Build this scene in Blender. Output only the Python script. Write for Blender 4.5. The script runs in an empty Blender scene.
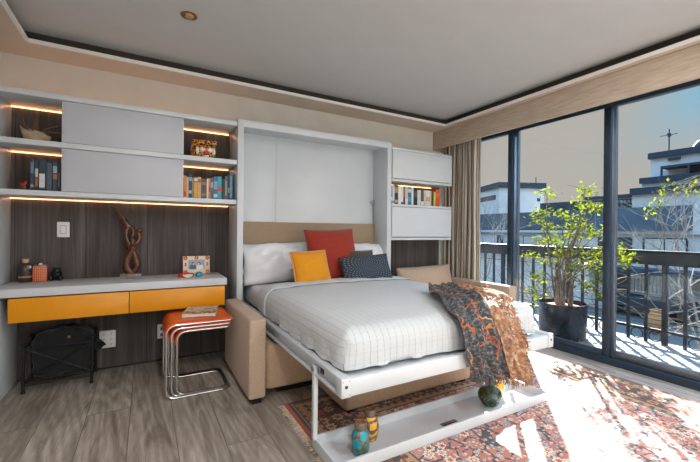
import bpy, bmesh, math, random
from mathutils import Vector, Matrix, noise as mnoise
random.seed(7)
S = bpy.context.scene
C = S.collection
PI = math.pi

# ------------------------------------------------------------------ materials
def lin(h):
    h = h.lstrip('#')
    v = [int(h[i:i+2], 16)/255 for i in (0, 2, 4)]
    return tuple((c/12.92 if c <= .04045 else ((c+.055)/1.055)**2.4) for c in v) + (1,)

class NT:
    """small helper around a node tree"""
    def __init__(s, name):
        s.m = bpy.data.materials.new(name); s.m.use_nodes = True
        s.t = s.m.node_tree; s.n = s.t.nodes; s.l = s.t.links
        s.b = s.n['Principled BSDF']; s.out = s.n['Material Output']
    def new(s, t, **k):
        n = s.n.new(t)
        for a, v in k.items(): setattr(n, a, v)
        return n
    def put(s, sock, v):
        if isinstance(v, bpy.types.NodeSocket): s.l.new(v, sock)
        else: sock.default_value = v
    def math(s, op, a, b=0.0, c=0.0, clamp=False):
        n = s.new('ShaderNodeMath', operation=op, use_clamp=clamp)
        s.put(n.inputs[0], a); s.put(n.inputs[1], b); s.put(n.inputs[2], c)
        return n.outputs[0]
    def coord(s, which='Object', scale=(1, 1, 1), rot=(0, 0, 0), loc=(0, 0, 0)):
        tc = s.new('ShaderNodeTexCoord'); mp = s.new('ShaderNodeMapping')
        s.l.new(tc.outputs[which], mp.inputs[0])
        mp.inputs['Scale'].default_value = scale; mp.inputs['Rotation'].default_value = rot; mp.inputs['Location'].default_value = loc
        return mp.outputs[0]
    def noise(s, vec, scale, detail=3, rough=.5, dist=0):
        n = s.new('ShaderNodeTexNoise'); s.l.new(vec, n.inputs['Vector'])
        n.inputs['Scale'].default_value = scale; n.inputs['Detail'].default_value = detail
        n.inputs['Roughness'].default_value = rough; n.inputs['Distortion'].default_value = dist
        return n.outputs['Fac']
    def vor(s, vec, scale, feature='F1', rand=1.0):
        n = s.new('ShaderNodeTexVoronoi', feature=feature); s.l.new(vec, n.inputs['Vector'])
        n.inputs['Scale'].default_value = scale; n.inputs['Randomness'].default_value = rand
        return n
    def ramp(s, fac, stops, interp='LINEAR'):
        n = s.new('ShaderNodeValToRGB'); n.color_ramp.interpolation = interp
        e = n.color_ramp.elements
        while len(e) < len(stops): e.new(.5)
        for x, (p, c) in zip(e, stops):
            x.position = p; x.color = lin(c) if isinstance(c, str) else c
        s.put(n.inputs[0], fac)
        return n.outputs[0]
    def mix(s, fac, a, b, blend='MIX'):
        n = s.new('ShaderNodeMix', data_type='RGBA', blend_type=blend)
        s.put(n.inputs[0], fac)
        s.put(n.inputs[6], lin(a) if isinstance(a, str) else a); s.put(n.inputs[7], lin(b) if isinstance(b, str) else b)
        return n.outputs[2]
    def bump(s, h, strength=.3, dist=.01):
        n = s.new('ShaderNodeBump'); n.inputs['Strength'].default_value = strength; n.inputs['Distance'].default_value = dist
        s.put(n.inputs['Height'], h); s.l.new(n.outputs[0], s.b.inputs['Normal'])
    def set(s, **k):
        for a, v in k.items(): s.put(s.b.inputs[a.replace('_', ' ')], lin(v) if isinstance(v, str) else v)
        return s

def plain(name, col, rough=.5, metal=0.0, var=.04, vscale=6, bump=0, bscale=200, **k):
    """painted / plain surface with faint procedural variation"""
    t = NT(name); v = t.coord()
    n = t.noise(v, vscale, 4)
    c = lin(col)
    lo = tuple(max(0, x*(1-var*2)) for x in c[:3]) + (1,); hi = tuple(min(1, x*(1+var*2)) for x in c[:3]) + (1,)
    t.set(Base_Color=t.ramp(n, [(.3, lo), (.7, hi)]), Roughness=rough, Metallic=metal)
    if bump: t.bump(t.noise(v, bscale, 2), bump, .004)
    for a, x in k.items(): t.set(**{a: x})
    return t.m

def fabric(name, col, col2=None, scale=260, bump=.35, rough=.9, stretch=(1, 1, 1)):
    t = NT(name); v = t.coord(scale=stretch)
    n = t.noise(v, scale, 2, .6); big = t.noise(v, 5, 3)
    a = t.ramp(n, [(.25, col2 or col), (.75, col)])
    a = t.mix(t.math('MULTIPLY', big, .25), a, col2 or col)
    t.set(Base_Color=a, Roughness=rough, Sheen_Weight=.15)
    t.bump(n, bump, .003)
    return t.m

def emit(name, col, strength):
    t = NT(name); t.set(Base_Color=col, Emission_Color=col, Emission_Strength=strength)
    return t.m

def wood_panel():
    t = NT('dark_wood_veneer')
    v = t.coord(scale=(22, 22, .9)); n = t.noise(v, 1, 6, .62, .6)
    f = t.noise(t.coord(scale=(140, 140, 2.2)), 1, 3, .6)
    g = t.math('ADD', t.math('MULTIPLY', n, .7), t.math('MULTIPLY', f, .3))
    c = t.ramp(g, [(.3, '#3b3836'), (.5, '#56514f'), (.68, '#767170')])
    sx = t.new('ShaderNodeSeparateXYZ'); t.l.new(t.coord(), sx.inputs[0])
    fr = t.math('FRACT', t.math('MULTIPLY', t.math('ADD', sx.outputs[0], 5.03), 1/.42))
    seam = t.math('LESS_THAN', fr, .008)
    cell = t.math('FLOOR', t.math('MULTIPLY', t.math('ADD', sx.outputs[0], 5.03), 1/.42))
    tone = t.math('FRACT', t.math('MULTIPLY', t.math('SINE', t.math('MULTIPLY', cell, 12.9)), 43.7))
    c = t.mix(t.math('MULTIPLY', tone, .3), c, '#4a4240')
    c = t.mix(seam, c, '#241f1d')
    t.set(Base_Color=c, Roughness=.9, Specular_IOR_Level=.1); t.bump(g, .15, .002)
    return t.m

def floor_mat():
    t = NT('grey_oak_planks')
    v = t.coord(rot=(0, 0, PI/2), loc=(0.04, .3, 0))
    def brick(a, b, m):
        br = t.new('ShaderNodeTexBrick'); t.l.new(v, br.inputs['Vector'])
        br.offset = .37; br.inputs['Color1'].default_value = a; br.inputs['Color2'].default_value = b; br.inputs['Mortar'].default_value = m
        br.inputs['Scale'].default_value = 1; br.inputs['Mortar Size'].default_value = .0016; br.inputs['Mortar Smooth'].default_value = .3
        br.inputs['Brick Width'].default_value = 1.9; br.inputs['Row Height'].default_value = .225
        return br
    br = brick((0, 0, 0, 1), (1, 1, 1, 1), (.5, .5, .5, 1))
    rnd = br.outputs['Color']
    off = t.new('ShaderNodeVectorMath', operation='MULTIPLY_ADD')
    t.l.new(rnd, off.inputs[0]); off.inputs[1].default_value = (7, 13, 0)
    t.l.new(t.coord(), off.inputs[2])
    mp = t.new('ShaderNodeMapping'); t.l.new(off.outputs[0], mp.inputs[0]); mp.inputs['Scale'].default_value = (9, 1.3, 1)
    gr = t.noise(mp.outputs[0], 1.2, 6, .6, 1.2)
    mp2 = t.new('ShaderNodeMapping'); t.l.new(off.outputs[0], mp2.inputs[0]); mp2.inputs['Scale'].default_value = (7, 1.1, 1)
    rings = t.new('ShaderNodeTexWave', wave_type='RINGS', rings_direction='Z')
    t.l.new(mp2.outputs[0], rings.inputs['Vector']); rings.inputs['Scale'].default_value = 1.3
    rings.inputs['Distortion'].default_value = 9; rings.inputs['Detail'].default_value = 3; rings.inputs['Detail Scale'].default_value = .8
    fine = t.new('ShaderNodeMapping'); t.l.new(off.outputs[0], fine.inputs[0]); fine.inputs['Scale'].default_value = (160, 5, 1)
    fn = t.noise(fine.outputs[0], 1, 3, .6)
    c = t.ramp(gr, [(.3, '#6c655d'), (.5, '#a59e94'), (.7, '#c2bcb2')])
    c = t.mix(t.math('MULTIPLY', rings.outputs['Fac'], .34), c, '#6b6159')
    c = t.mix(t.math('MULTIPLY', t.math('GREATER_THAN', fn, .55), .22), c, '#57504a')
    c = t.mix(t.math('MULTIPLY', rnd, .28), c, '#766b60')
    kn = t.vor(mp2.outputs[0], .55); k = t.math('LESS_THAN', kn.outputs['Distance'], .09)
    c = t.mix(t.math('MULTIPLY', k, .3), c, '#4a4038')
    c = t.mix(br.outputs['Fac'], c, '#4d453e')
    t.set(Base_Color=c, Roughness=.5); t.bump(fn, .12, .002)
    return t.m

def rug_mat():
    t = NT('persian_wool_pattern')
    base = t.coord()
    wob = t.new('ShaderNodeTexNoise'); t.l.new(base, wob.inputs['Vector']); wob.inputs['Scale'].default_value = 30
    wv = t.new('ShaderNodeVectorMath', operation='MULTIPLY_ADD'); t.l.new(wob.outputs['Color'], wv.inputs[0])
    wv.inputs[1].default_value = (.014, .014, 0); t.l.new(base, wv.inputs[2])
    v = wv.outputs[0]
    def flower(scale, rand, cols, r):
        n = t.vor(v, scale, rand=rand)
        d, c = n.outputs['Distance'], n.outputs['Color']
        sp = t.new('ShaderNodeSeparateColor'); t.l.new(c, sp.inputs[0])
        # petals: modulate the radius by the angle round the cell centre
        df = t.new('ShaderNodeVectorMath', operation='SUBTRACT'); sc = t.new('ShaderNodeVectorMath', operation='SCALE')
        sc.inputs['Scale'].default_value = 1; t.l.new(v, sc.inputs[0]); t.l.new(sc.outputs[0], df.inputs[0]); t.l.new(n.outputs['Position'], df.inputs[1])
        s3 = t.new('ShaderNodeSeparateXYZ'); t.l.new(df.outputs[0], s3.inputs[0])
        an = t.math('ARCTAN2', s3.outputs[1], s3.outputs[0])
        pet = t.math('MULTIPLY', t.math('SINE', t.math('MULTIPLY', an, 7.0)), .07)
        d2 = t.math('ADD', d, pet)
        col = t.ramp(sp.outputs[0], cols, 'CONSTANT')
        inner = t.ramp(sp.outputs[1], [(0, '#1d2638'), (.4, '#b4402f'), (.7, '#ded0b4')], 'CONSTANT')
        return d, d2, col, inner, sp
    fieldn = t.noise(base, 3, 3)
    ground = t.mix(fieldn, '#b05545', '#cb8a76')
    # vines
    ve = t.vor(v, 10, 'DISTANCE_TO_EDGE'); vine = t.math('LESS_THAN', ve.outputs['Distance'], .05)
    c = t.mix(vine, ground, '#2a3346')
    # small blossoms
    d, d2, col, inner, sp = flower(40, .9, [(0, '#d6cbb6'), (.38, '#8fa0b2'), (.58, '#2a3850'), (.70, '#dca890'), (.86, '#d6cbb6')], .3)
    c = t.mix(t.math('LESS_THAN', d2, .40), c, '#34415a'); c = t.mix(t.math('LESS_THAN', d2, .35), c, col); c = t.mix(t.math('LESS_THAN', d, .11), c, inner)
    # large blossoms
    d, d2, col, inner, sp = flower(15, .8, [(0, '#dfd5c2'), (.35, '#a3b0bc'), (.55, '#dfd5c2'), (.82, '#3a4862'), (.9, '#dfae98')], .3)
    big = t.math('GREATER_THAN', sp.outputs[2], .2)
    c = t.mix(t.math('MULTIPLY', big, t.math('LESS_THAN', d2, .46)), c, '#43506a')
    c = t.mix(t.math('MULTIPLY', big, t.math('LESS_THAN', d2, .43)), c, col)
    c = t.mix(t.math('MULTIPLY', big, t.math('LESS_THAN', d2, .24)), c, '#b8503c')
    c = t.mix(t.math('MULTIPLY', big, t.math('LESS_THAN', d, .15)), c, inner)
    # borders, measured inwards from the edge of the rug
    sx = t.new('ShaderNodeSeparateXYZ'); t.l.new(base, sx.inputs[0])
    ex = t.math('MINIMUM', t.math('SUBTRACT', sx.outputs[0], .78), t.math('SUBTRACT', 3.19, sx.outputs[0]))
    ey = t.math('MINIMUM', t.math('SUBTRACT', 2.22, sx.outputs[1]), t.math('SUBTRACT', sx.outputs[1], .1))
    e = t.math('MINIMUM', ex, ey)
    bd, bd2, bcol, binn, bsp = flower(11, .35, [(0, '#b98a62'), (.4, '#c9ac86'), (.65, '#a8472f'), (.85, '#8c7a62')], .3)
    bg = t.mix(t.math('LESS_THAN', ve.outputs['Distance'], .06), '#2a211d', '#6b3324')
    b = t.mix(t.math('LESS_THAN', bd2, .36), bg, bcol); b = t.mix(t.math('LESS_THAN', bd2, .2), b, '#8e3526'); b = t.mix(t.math('LESS_THAN', bd, .11), b, '#1b2334')
    sd = t.vor(base, 17, rand=.1)
    guard = t.mix(t.math('LESS_THAN', sd.outputs['Distance'], .3), '#b08a62', '#5b2a20')
    band = t.ramp(t.math('MULTIPLY', e, 2.0), [(0, '#a8402c'), (.028, '#1c2230'), (.07, '#b08a62'), (.078, '#1c2230'), (.16, '#b59a72')], 'CONSTANT')
    out = c
    out = t.mix(t.math('LESS_THAN', e, .385), out, '#1b2232')
    out = t.mix(t.math('LESS_THAN', e, .375), out, guard)
    out = t.mix(t.math('LESS_THAN', e, .325), out, '#1b2232')
    out = t.mix(t.math('LESS_THAN', e, .315), out, b)
    out = t.mix(t.math('LESS_THAN', e, .115), out, '#1b2232')
    out = t.mix(t.math('LESS_THAN', e, .105), out, guard)
    out = t.mix(t.math('LESS_THAN', e, .05), out, band)
    pile = t.noise(base, 420, 2)
    out = t.mix(t.math('MULTIPLY', pile, .25), out, '#8d7f70')
    t.set(Base_Color=out, Roughness=.95, Sheen_Weight=.2); t.bump(pile, .4, .003)
    return t.m

def coverlet_mat():
    t = NT('white_quilted_cotton')
    v = t.coord('UV')
    sx = t.new('ShaderNodeSeparateXYZ'); t.l.new(v, sx.inputs[0])
    pu = t.math('PINGPONG', sx.outputs[0], .019); pv = t.math('PINGPONG', sx.outputs[1], .026)
    dots = t.math('ADD', .5, t.math('MULTIPLY', t.math('SINE', t.math('MULTIPLY', sx.outputs[1], 2*PI/.026)), .5))
    lu = t.math('SUBTRACT', 1.0, t.math('DIVIDE', pu, .0045), clamp=True); lv = t.math('SUBTRACT', 1.0, t.math('DIVIDE', pv, .004), clamp=True)
    seam = t.math('ADD', t.math('MULTIPLY', lu, t.math('ADD', .45, t.math('MULTIPLY', dots, .55))), t.math('MULTIPLY', lv, .25), clamp=True)
    n = t.noise(v, 9, 3)
    h2 = t.math('ADD', t.math('SUBTRACT', 1.0, seam), t.math('MULTIPLY', n, 1.2))
    t.set(Base_Color=t.mix(t.math('MULTIPLY', seam, .38), '#bcc2c6', '#858b92'), Roughness=.9, Sheen_Weight=.2)
    t.bump(h2, .5, .005)
    return t.m

def curtain_mat():
    t = NT('striped_curtain_linen')
    v = t.coord('UV')
    sx = t.new('ShaderNodeSeparateXYZ'); t.l.new(v, sx.inputs[0])
    fr = t.math('FRACT', t.math('MULTIPLY', sx.outputs[0], 1/.085))
    c = t.ramp(fr, [(0, '#b3aa9d'), (.35, '#554d46'), (.5, '#c4bdb2'), (.8, '#6d655d')], 'CONSTANT')
    n = t.noise(t.coord(scale=(200, 200, 40)), 1, 2)
    c = t.mix(t.math('MULTIPLY', n, .25), c, '#958b80')
    t.set(Base_Color=c, Roughness=.9); t.bump(n, .2, .002)
    return t.m

def throw_mat():
    t = NT('charcoal_throw_weave')
    v = t.coord('UV')
    w = t.new('ShaderNodeTexNoise'); t.l.new(v, w.inputs['Vector']); w.inputs['Scale'].default_value = 9; w.inputs['Detail'].default_value = 3
    wv = t.new('ShaderNodeVectorMath', operation='MULTIPLY_ADD'); t.l.new(w.outputs['Color'], wv.inputs[0])
    wv.inputs[1].default_value = (.16, .1, 0); t.l.new(v, wv.inputs[2])
    ed = t.vor(wv.outputs[0], 8, 'DISTANCE_TO_EDGE').outputs['Distance']
    gate = t.noise(v, 7, 2)
    line = t.math('MULTIPLY', t.math('LESS_THAN', ed, .026), t.math('GREATER_THAN', gate, .50))
    fl = t.vor(v, 60); speck = t.math('LESS_THAN', fl.outputs['Distance'], .2)
    n = t.noise(v, 40, 4, .7)
    base = t.ramp(n, [(.32, '#1c2026'), (.5, '#3c4047'), (.62, '#6b6a68'), (.72, '#a08a70')])
    lc = t.ramp(t.noise(v, 5, 2), [(.35, '#93401f'), (.5, '#b56f24'), (.62, '#b0946c')])
    base = t.mix(t.math('MULTIPLY', speck, t.math('GREATER_THAN', t.noise(v, 14, 2), .52)), base, '#c07038')
    t.set(Base_Color=t.mix(line, base, lc), Roughness=.95); t.bump(n, .5, .004)
    return t.m

def lace_mat():
    t = NT('orange_openwork_lace')
    v = t.coord('UV')
    ed = t.vor(v, 38, 'DISTANCE_TO_EDGE').outputs['Distance']
    n = t.noise(v, 26, 3)
    c = t.ramp(n, [(.3, '#6f4a30'), (.5, '#94694a'), (.66, '#b39c86')])
    a = t.math('LESS_THAN', ed, .2)
    t.set(Base_Color=c, Roughness=.95, Alpha=t.math('MAXIMUM', a, t.math('GREATER_THAN', n, .5)))
    return t.m

def starburst_mat():
    t = NT('navy_starburst_print')
    v = t.coord('UV'); sx = t.new('ShaderNodeSeparateXYZ'); t.l.new(v, sx.inputs[0])
    x, y = sx.outputs[0], sx.outputs[1]
    an = t.math('ARCTAN2', y, x); r = t.math('SQRT', t.math('ADD', t.math('MULTIPLY', x, x), t.math('MULTIPLY', y, y)))
    ring = t.math('FLOOR', t.math('MULTIPLY', r, 13))
    ph = t.math('MULTIPLY', ring, PI)
    s = t.math('SINE', t.math('ADD', t.math('MULTIPLY', an, 21), ph))
    rr = t.math('SINE', t.math('MULTIPLY', r, 13*2*PI))
    m = t.math('MULTIPLY', t.math('GREATER_THAN', s, .55), t.math('GREATER_THAN', rr, -.5))
    n = t.noise(t.coord(), 300, 2)
    t.set(Base_Color=t.mix(t.math('MULTIPLY', m, .45), '#1f3348', '#a09a8a'), Roughness=.9); t.bump(n, .3, .003)
    return t.m

def leopard_mat():
    t = NT('leopard_glaze'); v = t.coord()
    d = t.vor(v, 55); n = t.noise(v, 30, 2)
    c = t.ramp(n, [(.35, '#c0741f'), (.65, '#e2a848')])
    c = t.mix(t.math('LESS_THAN', d.outputs['Distance'], .42), c, '#1c120c')
    t.set(Base_Color=c, Roughness=.25)
    return t.m

def lattice_mat():
    t = NT('red_lattice_glaze'); v = t.coord(rot=(0, PI/4, 0))
    w = t.new('ShaderNodeTexChecker'); t.l.new(v, w.inputs[0]); w.inputs['Scale'].default_value = 120
    t.set(Base_Color=t.mix(w.outputs['Fac'], '#b7371f', '#d99069'), Roughness=.4)
    return t.m

def vase_mat(name, glaze, glaze2):
    t = NT(name); v = t.coord()
    sx = t.new('ShaderNodeTexNoise'); t.l.new(v, sx.inputs['Vector']); sx.inputs['Scale'].default_value = 14
    wv = t.new('ShaderNodeVectorMath', operation='MULTIPLY_ADD'); t.l.new(sx.outputs['Color'], wv.inputs[0])
    wv.inputs[1].default_value = (.01, .01, .01); t.l.new(v, wv.inputs[2])
    ed = t.vor(wv.outputs[0], 19, 'DISTANCE_TO_EDGE').outputs['Distance']
    n = t.noise(v, 60, 3)
    g = t.mix(n, glaze, glaze2); s = t.ramp(n, [(.3, '#3b342c'), (.7, '#8a7d6a')])
    k = t.math('LESS_THAN', ed, .12)
    t.set(Base_Color=t.mix(k, g, s), Roughness=.35); t.bump(k, .5, .004)
    return t.m

def round_vase_mat():
    t = NT('mottled_green_glaze'); v = t.coord()
    d = t.vor(v, 45); n = t.noise(v, 22, 3)
    c = t.ramp(n, [(.3, '#1d2a22'), (.48, '#4a5233'), (.6, '#3d5a6a'), (.75, '#77694f')])
    c = t.mix(t.math('LESS_THAN', d.outputs['Distance'], .22), c, '#2d7f9a')
    t.set(Base_Color=c, Roughness=.2)
    return t.m

def glass_mat(name='window_glass', tint=(.95, .97, .98, 1), refl=.07):
    t = NT(name)
    t.n.remove(t.b)
    tr = t.new('ShaderNodeBsdfTransparent'); tr.inputs[0].default_value = tint
    gl = t.new('ShaderNodeBsdfGlossy'); gl.inputs['Roughness'].default_value = 0.0
    lw = t.new('ShaderNodeLayerWeight'); lw.inputs[0].default_value = .25
    f = t.math('MULTIPLY', lw.outputs['Fresnel'], .55)
    mx = t.new('ShaderNodeMixShader'); t.l.new(f, mx.inputs[0]); t.l.new(tr.outputs[0], mx.inputs[1]); t.l.new(gl.outputs[0], mx.inputs[2])
    t.l.new(mx.outputs[0], t.out.inputs[0])
    return t.m

def leaf_mat(name, a, b):
    t = NT(name); n = t.noise(t.coord(), 9, 2)
    c = t.ramp(n, [(.3, a), (.7, b)])
    t.set(Base_Color=c, Roughness=.9, Specular_IOR_Level=.1)
    tl = t.new('ShaderNodeBsdfTranslucent'); t.l.new(c, tl.inputs[0])
    mx = t.new('ShaderNodeMixShader'); mx.inputs[0].default_value = .45
    t.l.new(t.b.outputs[0], mx.inputs[1]); t.l.new(tl.outputs[0], mx.inputs[2]); t.l.new(mx.outputs[0], t.out.inputs[0])
    return t.m

def picture_mat():
    t = NT('photo_print'); v = t.coord('UV')
    sx = t.new('ShaderNodeSeparateXYZ'); t.l.new(v, sx.inputs[0])
    def blob(cx, cy, rx, ry):
        a = t.math('DIVIDE', t.math('SUBTRACT', sx.outputs[0], cx), rx); b = t.math('DIVIDE', t.math('SUBTRACT', sx.outputs[1], cy), ry)
        return t.math('LESS_THAN', t.math('ADD', t.math('MULTIPLY', a, a), t.math('MULTIPLY', b, b)), 1)
    n = t.noise(v, 7, 3)
    c = t.ramp(n, [(.3, '#56718c'), (.7, '#9fb0bf')])
    c = t.mix(blob(-.45, -.55, .42, .6), c, '#2c3c5a'); c = t.mix(blob(.4, -.6, .45, .6), c, '#d5d8dd')
    c = t.mix(blob(-.42, .2, .2, .38), c, '#1f1c1e'); c = t.mix(blob(.3, .15, .22, .4), c, '#22201f')
    c = t.mix(blob(-.38, .1, .13, .28), c, '#c9a48c'); c = t.mix(blob(.26, .05, .14, .28), c, '#cfae97')
    t.set(Base_Color=c, Roughness=.3)
    return t.m

def bookcover_mat():
    t = NT('paperback_cover_print'); v = t.coord()
    n = t.noise(v, 14, 4, .6)
    t.set(Base_Color=t.ramp(n, [(.38, '#8f8172'), (.5, '#d2c8b8'), (.62, '#3a3634')]), Roughness=.35)
    return t.m

M = {}
def mk():
    M.update(
    white=plain('white_lacquer', '#c6cdd3', .35, var=.01), white2=plain('door_grey_white_lacquer', '#b5bac4', .4, var=.01),
    metalwhite=plain('white_powder_coat', '#c3c9cf', .4, var=.01),
    wall=plain('warm_greige_paint', '#c9c4bc', .85, var=.02, bump=.05), ceil=plain('ceiling_paint', '#bfc2c4', .9, var=.01, bump=.04),
    soffit=plain('soffit_paint', '#c8bcae', .9, var=.01), lip=plain('soffit_lip_paint', '#e6e6e4', .8, var=.01),
    cove=plain('cove_painted_shade', '#3a3430', .9),  # shade of the cove recess put into its colour
    wood=wood_panel(), floor=floor_mat(), rug=rug_mat(),
    desk=plain('whitewashed_oak', '#c3c8ce', .5, var=.04, vscale=3), yellow=plain('mustard_lacquer', '#d88e00', .35, var=.015),
    dark=plain('dark_recess', '#2a1e17', .8), black=plain('black_iron', '#121417', .5, .3), blackcloth=fabric('black_cloth', '#16181d', '#0a0b0e'),
    suede=fabric('tan_suede', '#b09780', '#9c836c', 90, .2), suede2=fabric('tan_suede_cushion', '#bda793', '#ab9480', 90, .2),
    headb=fabric('headboard_beige_cloth', '#a5917a', '#8f7c66', 180, .3),
    cover=coverlet_mat(), sheet=fabric('white_sheet_cotton', '#c9cdd0', '#bcc0c4', 160, .15), pillow=fabric('white_pillow_cotton', '#e2e5ea', '#d8dce2', 160, .1),
    red=fabric('rust_red_knit', '#a8331f', '#7f2416', 120, .8), yel=fabric('golden_yellow_plush', '#e09a10', '#c98308', 120, .5), yelpipe=fabric('salmon_piping_cloth', '#d9a07e', '#c98a66'),
    grey=fabric('charcoal_grey_cloth', '#55504c', '#45413e'), star=starburst_mat(), curtain=curtain_mat(),
    pelmet=fabric('pelmet_linen', '#bfb09d', '#a39484', 60, .25, .9, (1, .12, 1)),
    throw=throw_mat(), lace=lace_mat(), fringe=plain('orange_yarn', '#927056', .95, var=.2, vscale=40),
    rugfringe=plain('cream_cotton_fringe', '#b9ab95', .95, var=.1, vscale=60),
    chrome=plain('chrome', '#d8dadc', .12, 1.0, var=.01), orange=plain('orange_lacquer', '#d8521c', .3, var=.03), steel=plain('brushed_steel', '#9da3a8', .35, .9),
    page=plain('paper_pages', '#d9d0bf', .8, var=.04), bookcover=bookcover_mat(),
    frame=plain('window_frame_dark_bronze', '#334354', .4, .5), alu=plain('window_frame_aluminium', '#767d86', .35, .6), glass=glass_mat(),
    leaf=leaf_mat('yellow_green_leaf', '#5a680c', '#868c1a'), bark=plain('grey_brown_bark', '#6b6056', .9, var=.2, vscale=20, bump=.5, bscale=60),
    soil=plain('potting_bark_mulch', '#8b5a38', .95, var=.3, vscale=50, bump=.8, bscale=90), pot=plain('blue_black_glazed_pot', '#18222e', .22, var=.25, vscale=7),
    balc=plain('balcony_pale_concrete', '#616263', .85, var=.05), rail=plain('railing_dark_iron', '#2a2c31', .6, .2, var=.2, vscale=12),
    bwhite=plain('building_white_stucco', '#b8b7b6', .9, var=.03, vscale=1), bdark=plain('slate_mansard', '#2a323b', .8, var=.12, vscale=1.5),
    bfascia=plain('dark_blue_fascia', '#1f2d3c', .7), bglass=plain('dark_window_glass', '#3b4148', .15, var=.15, vscale=2), blind=plain('pale_window_blind', '#b5b0a8', .6),
    street=plain('asphalt', '#484848', .9), twig=plain('bare_twig_bark', '#8d8176', .9),
    scul=plain('polished_dark_wood', '#54301e', .25, var=.3, vscale=14), stone=plain('mottled_stone_base', '#7c746c', .5, var=.2, vscale=30),
    drift=plain('bleached_driftwood', '#b49a80', .8, var=.12, vscale=25), thorn=plain('brown_twig', '#6a4a33', .9), shell=plain('pale_grey_shell', '#a9a59b', .6, var=.2, vscale=40),
    leopard=leopard_mat(), muzzle=plain('white_glaze', '#e6ded0', .3), mouth=plain('red_glaze', '#b02a22', .3), blackg=plain('black_glaze', '#100d0c', .25),
    bottle=plain('dark_brown_leather', '#3c332d', .45), cork=plain('cork', '#c99874', .9), tanband=plain('tan_leather_band', '#a9784c', .6), tag=plain('pewter_tag', '#8a929a', .3, .8),
    lattice=lattice_mat(), fig=plain('blue_black_resin', '#14181f', .3), redlac=plain('red_bowl_lacquer', '#b83420', .3), cream=plain('cream_card', '#d9d0c0', .7),
    blueglass=plain('turquoise_glass', '#2a8fb0', .08), pic=picture_mat(), flowerp=plain('painted_orange_flower', '#d0653a', .6), blue=plain('painted_blue_dots', '#31608f', .6),
    vblue=vase_mat('turquoise_panel_glaze', '#0f8296', '#1f9fb4'), vyel=vase_mat('golden_panel_glaze', '#dd920f', '#efb02a'), vgreen=round_vase_mat(),
    vneck=plain('grey_clay_neck', '#6f655a', .6, var=.2, vscale=50), vin=plain('rust_clay_inside', '#8a4a22', .8), amber=plain('amber_glass', '#e09a12', .12), amber2=plain('peach_card', '#e5b999', .6),
    plastic=plain('white_plastic', '#d9dadb', .4, var=.01), plug=plain('dark_plug_holes', '#303236', .5), plank=plain('orange_slat_wood', '#a9642f', .6, var=.1, vscale=12),
    bronze=plain('bronze_trim', '#8a5a36', .35, .7), ledtop=emit('warm_uplight_strip', '#ffbd94', 3.4), led=emit('warm_led_strip', '#ffb077', 6), bulb=plain('downlight_lens', '#a98a68', .2),
    slat=plain('white_slatted_door', '#c2c6ca', .6), skyblue=plain('dark_awning_cloth', '#2c3035', .8),
    terracotta=plain('terracotta_urn', '#b07a4a', .8), hair=plain('brass_clip', '#a08040', .4, .8))
mk()

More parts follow.
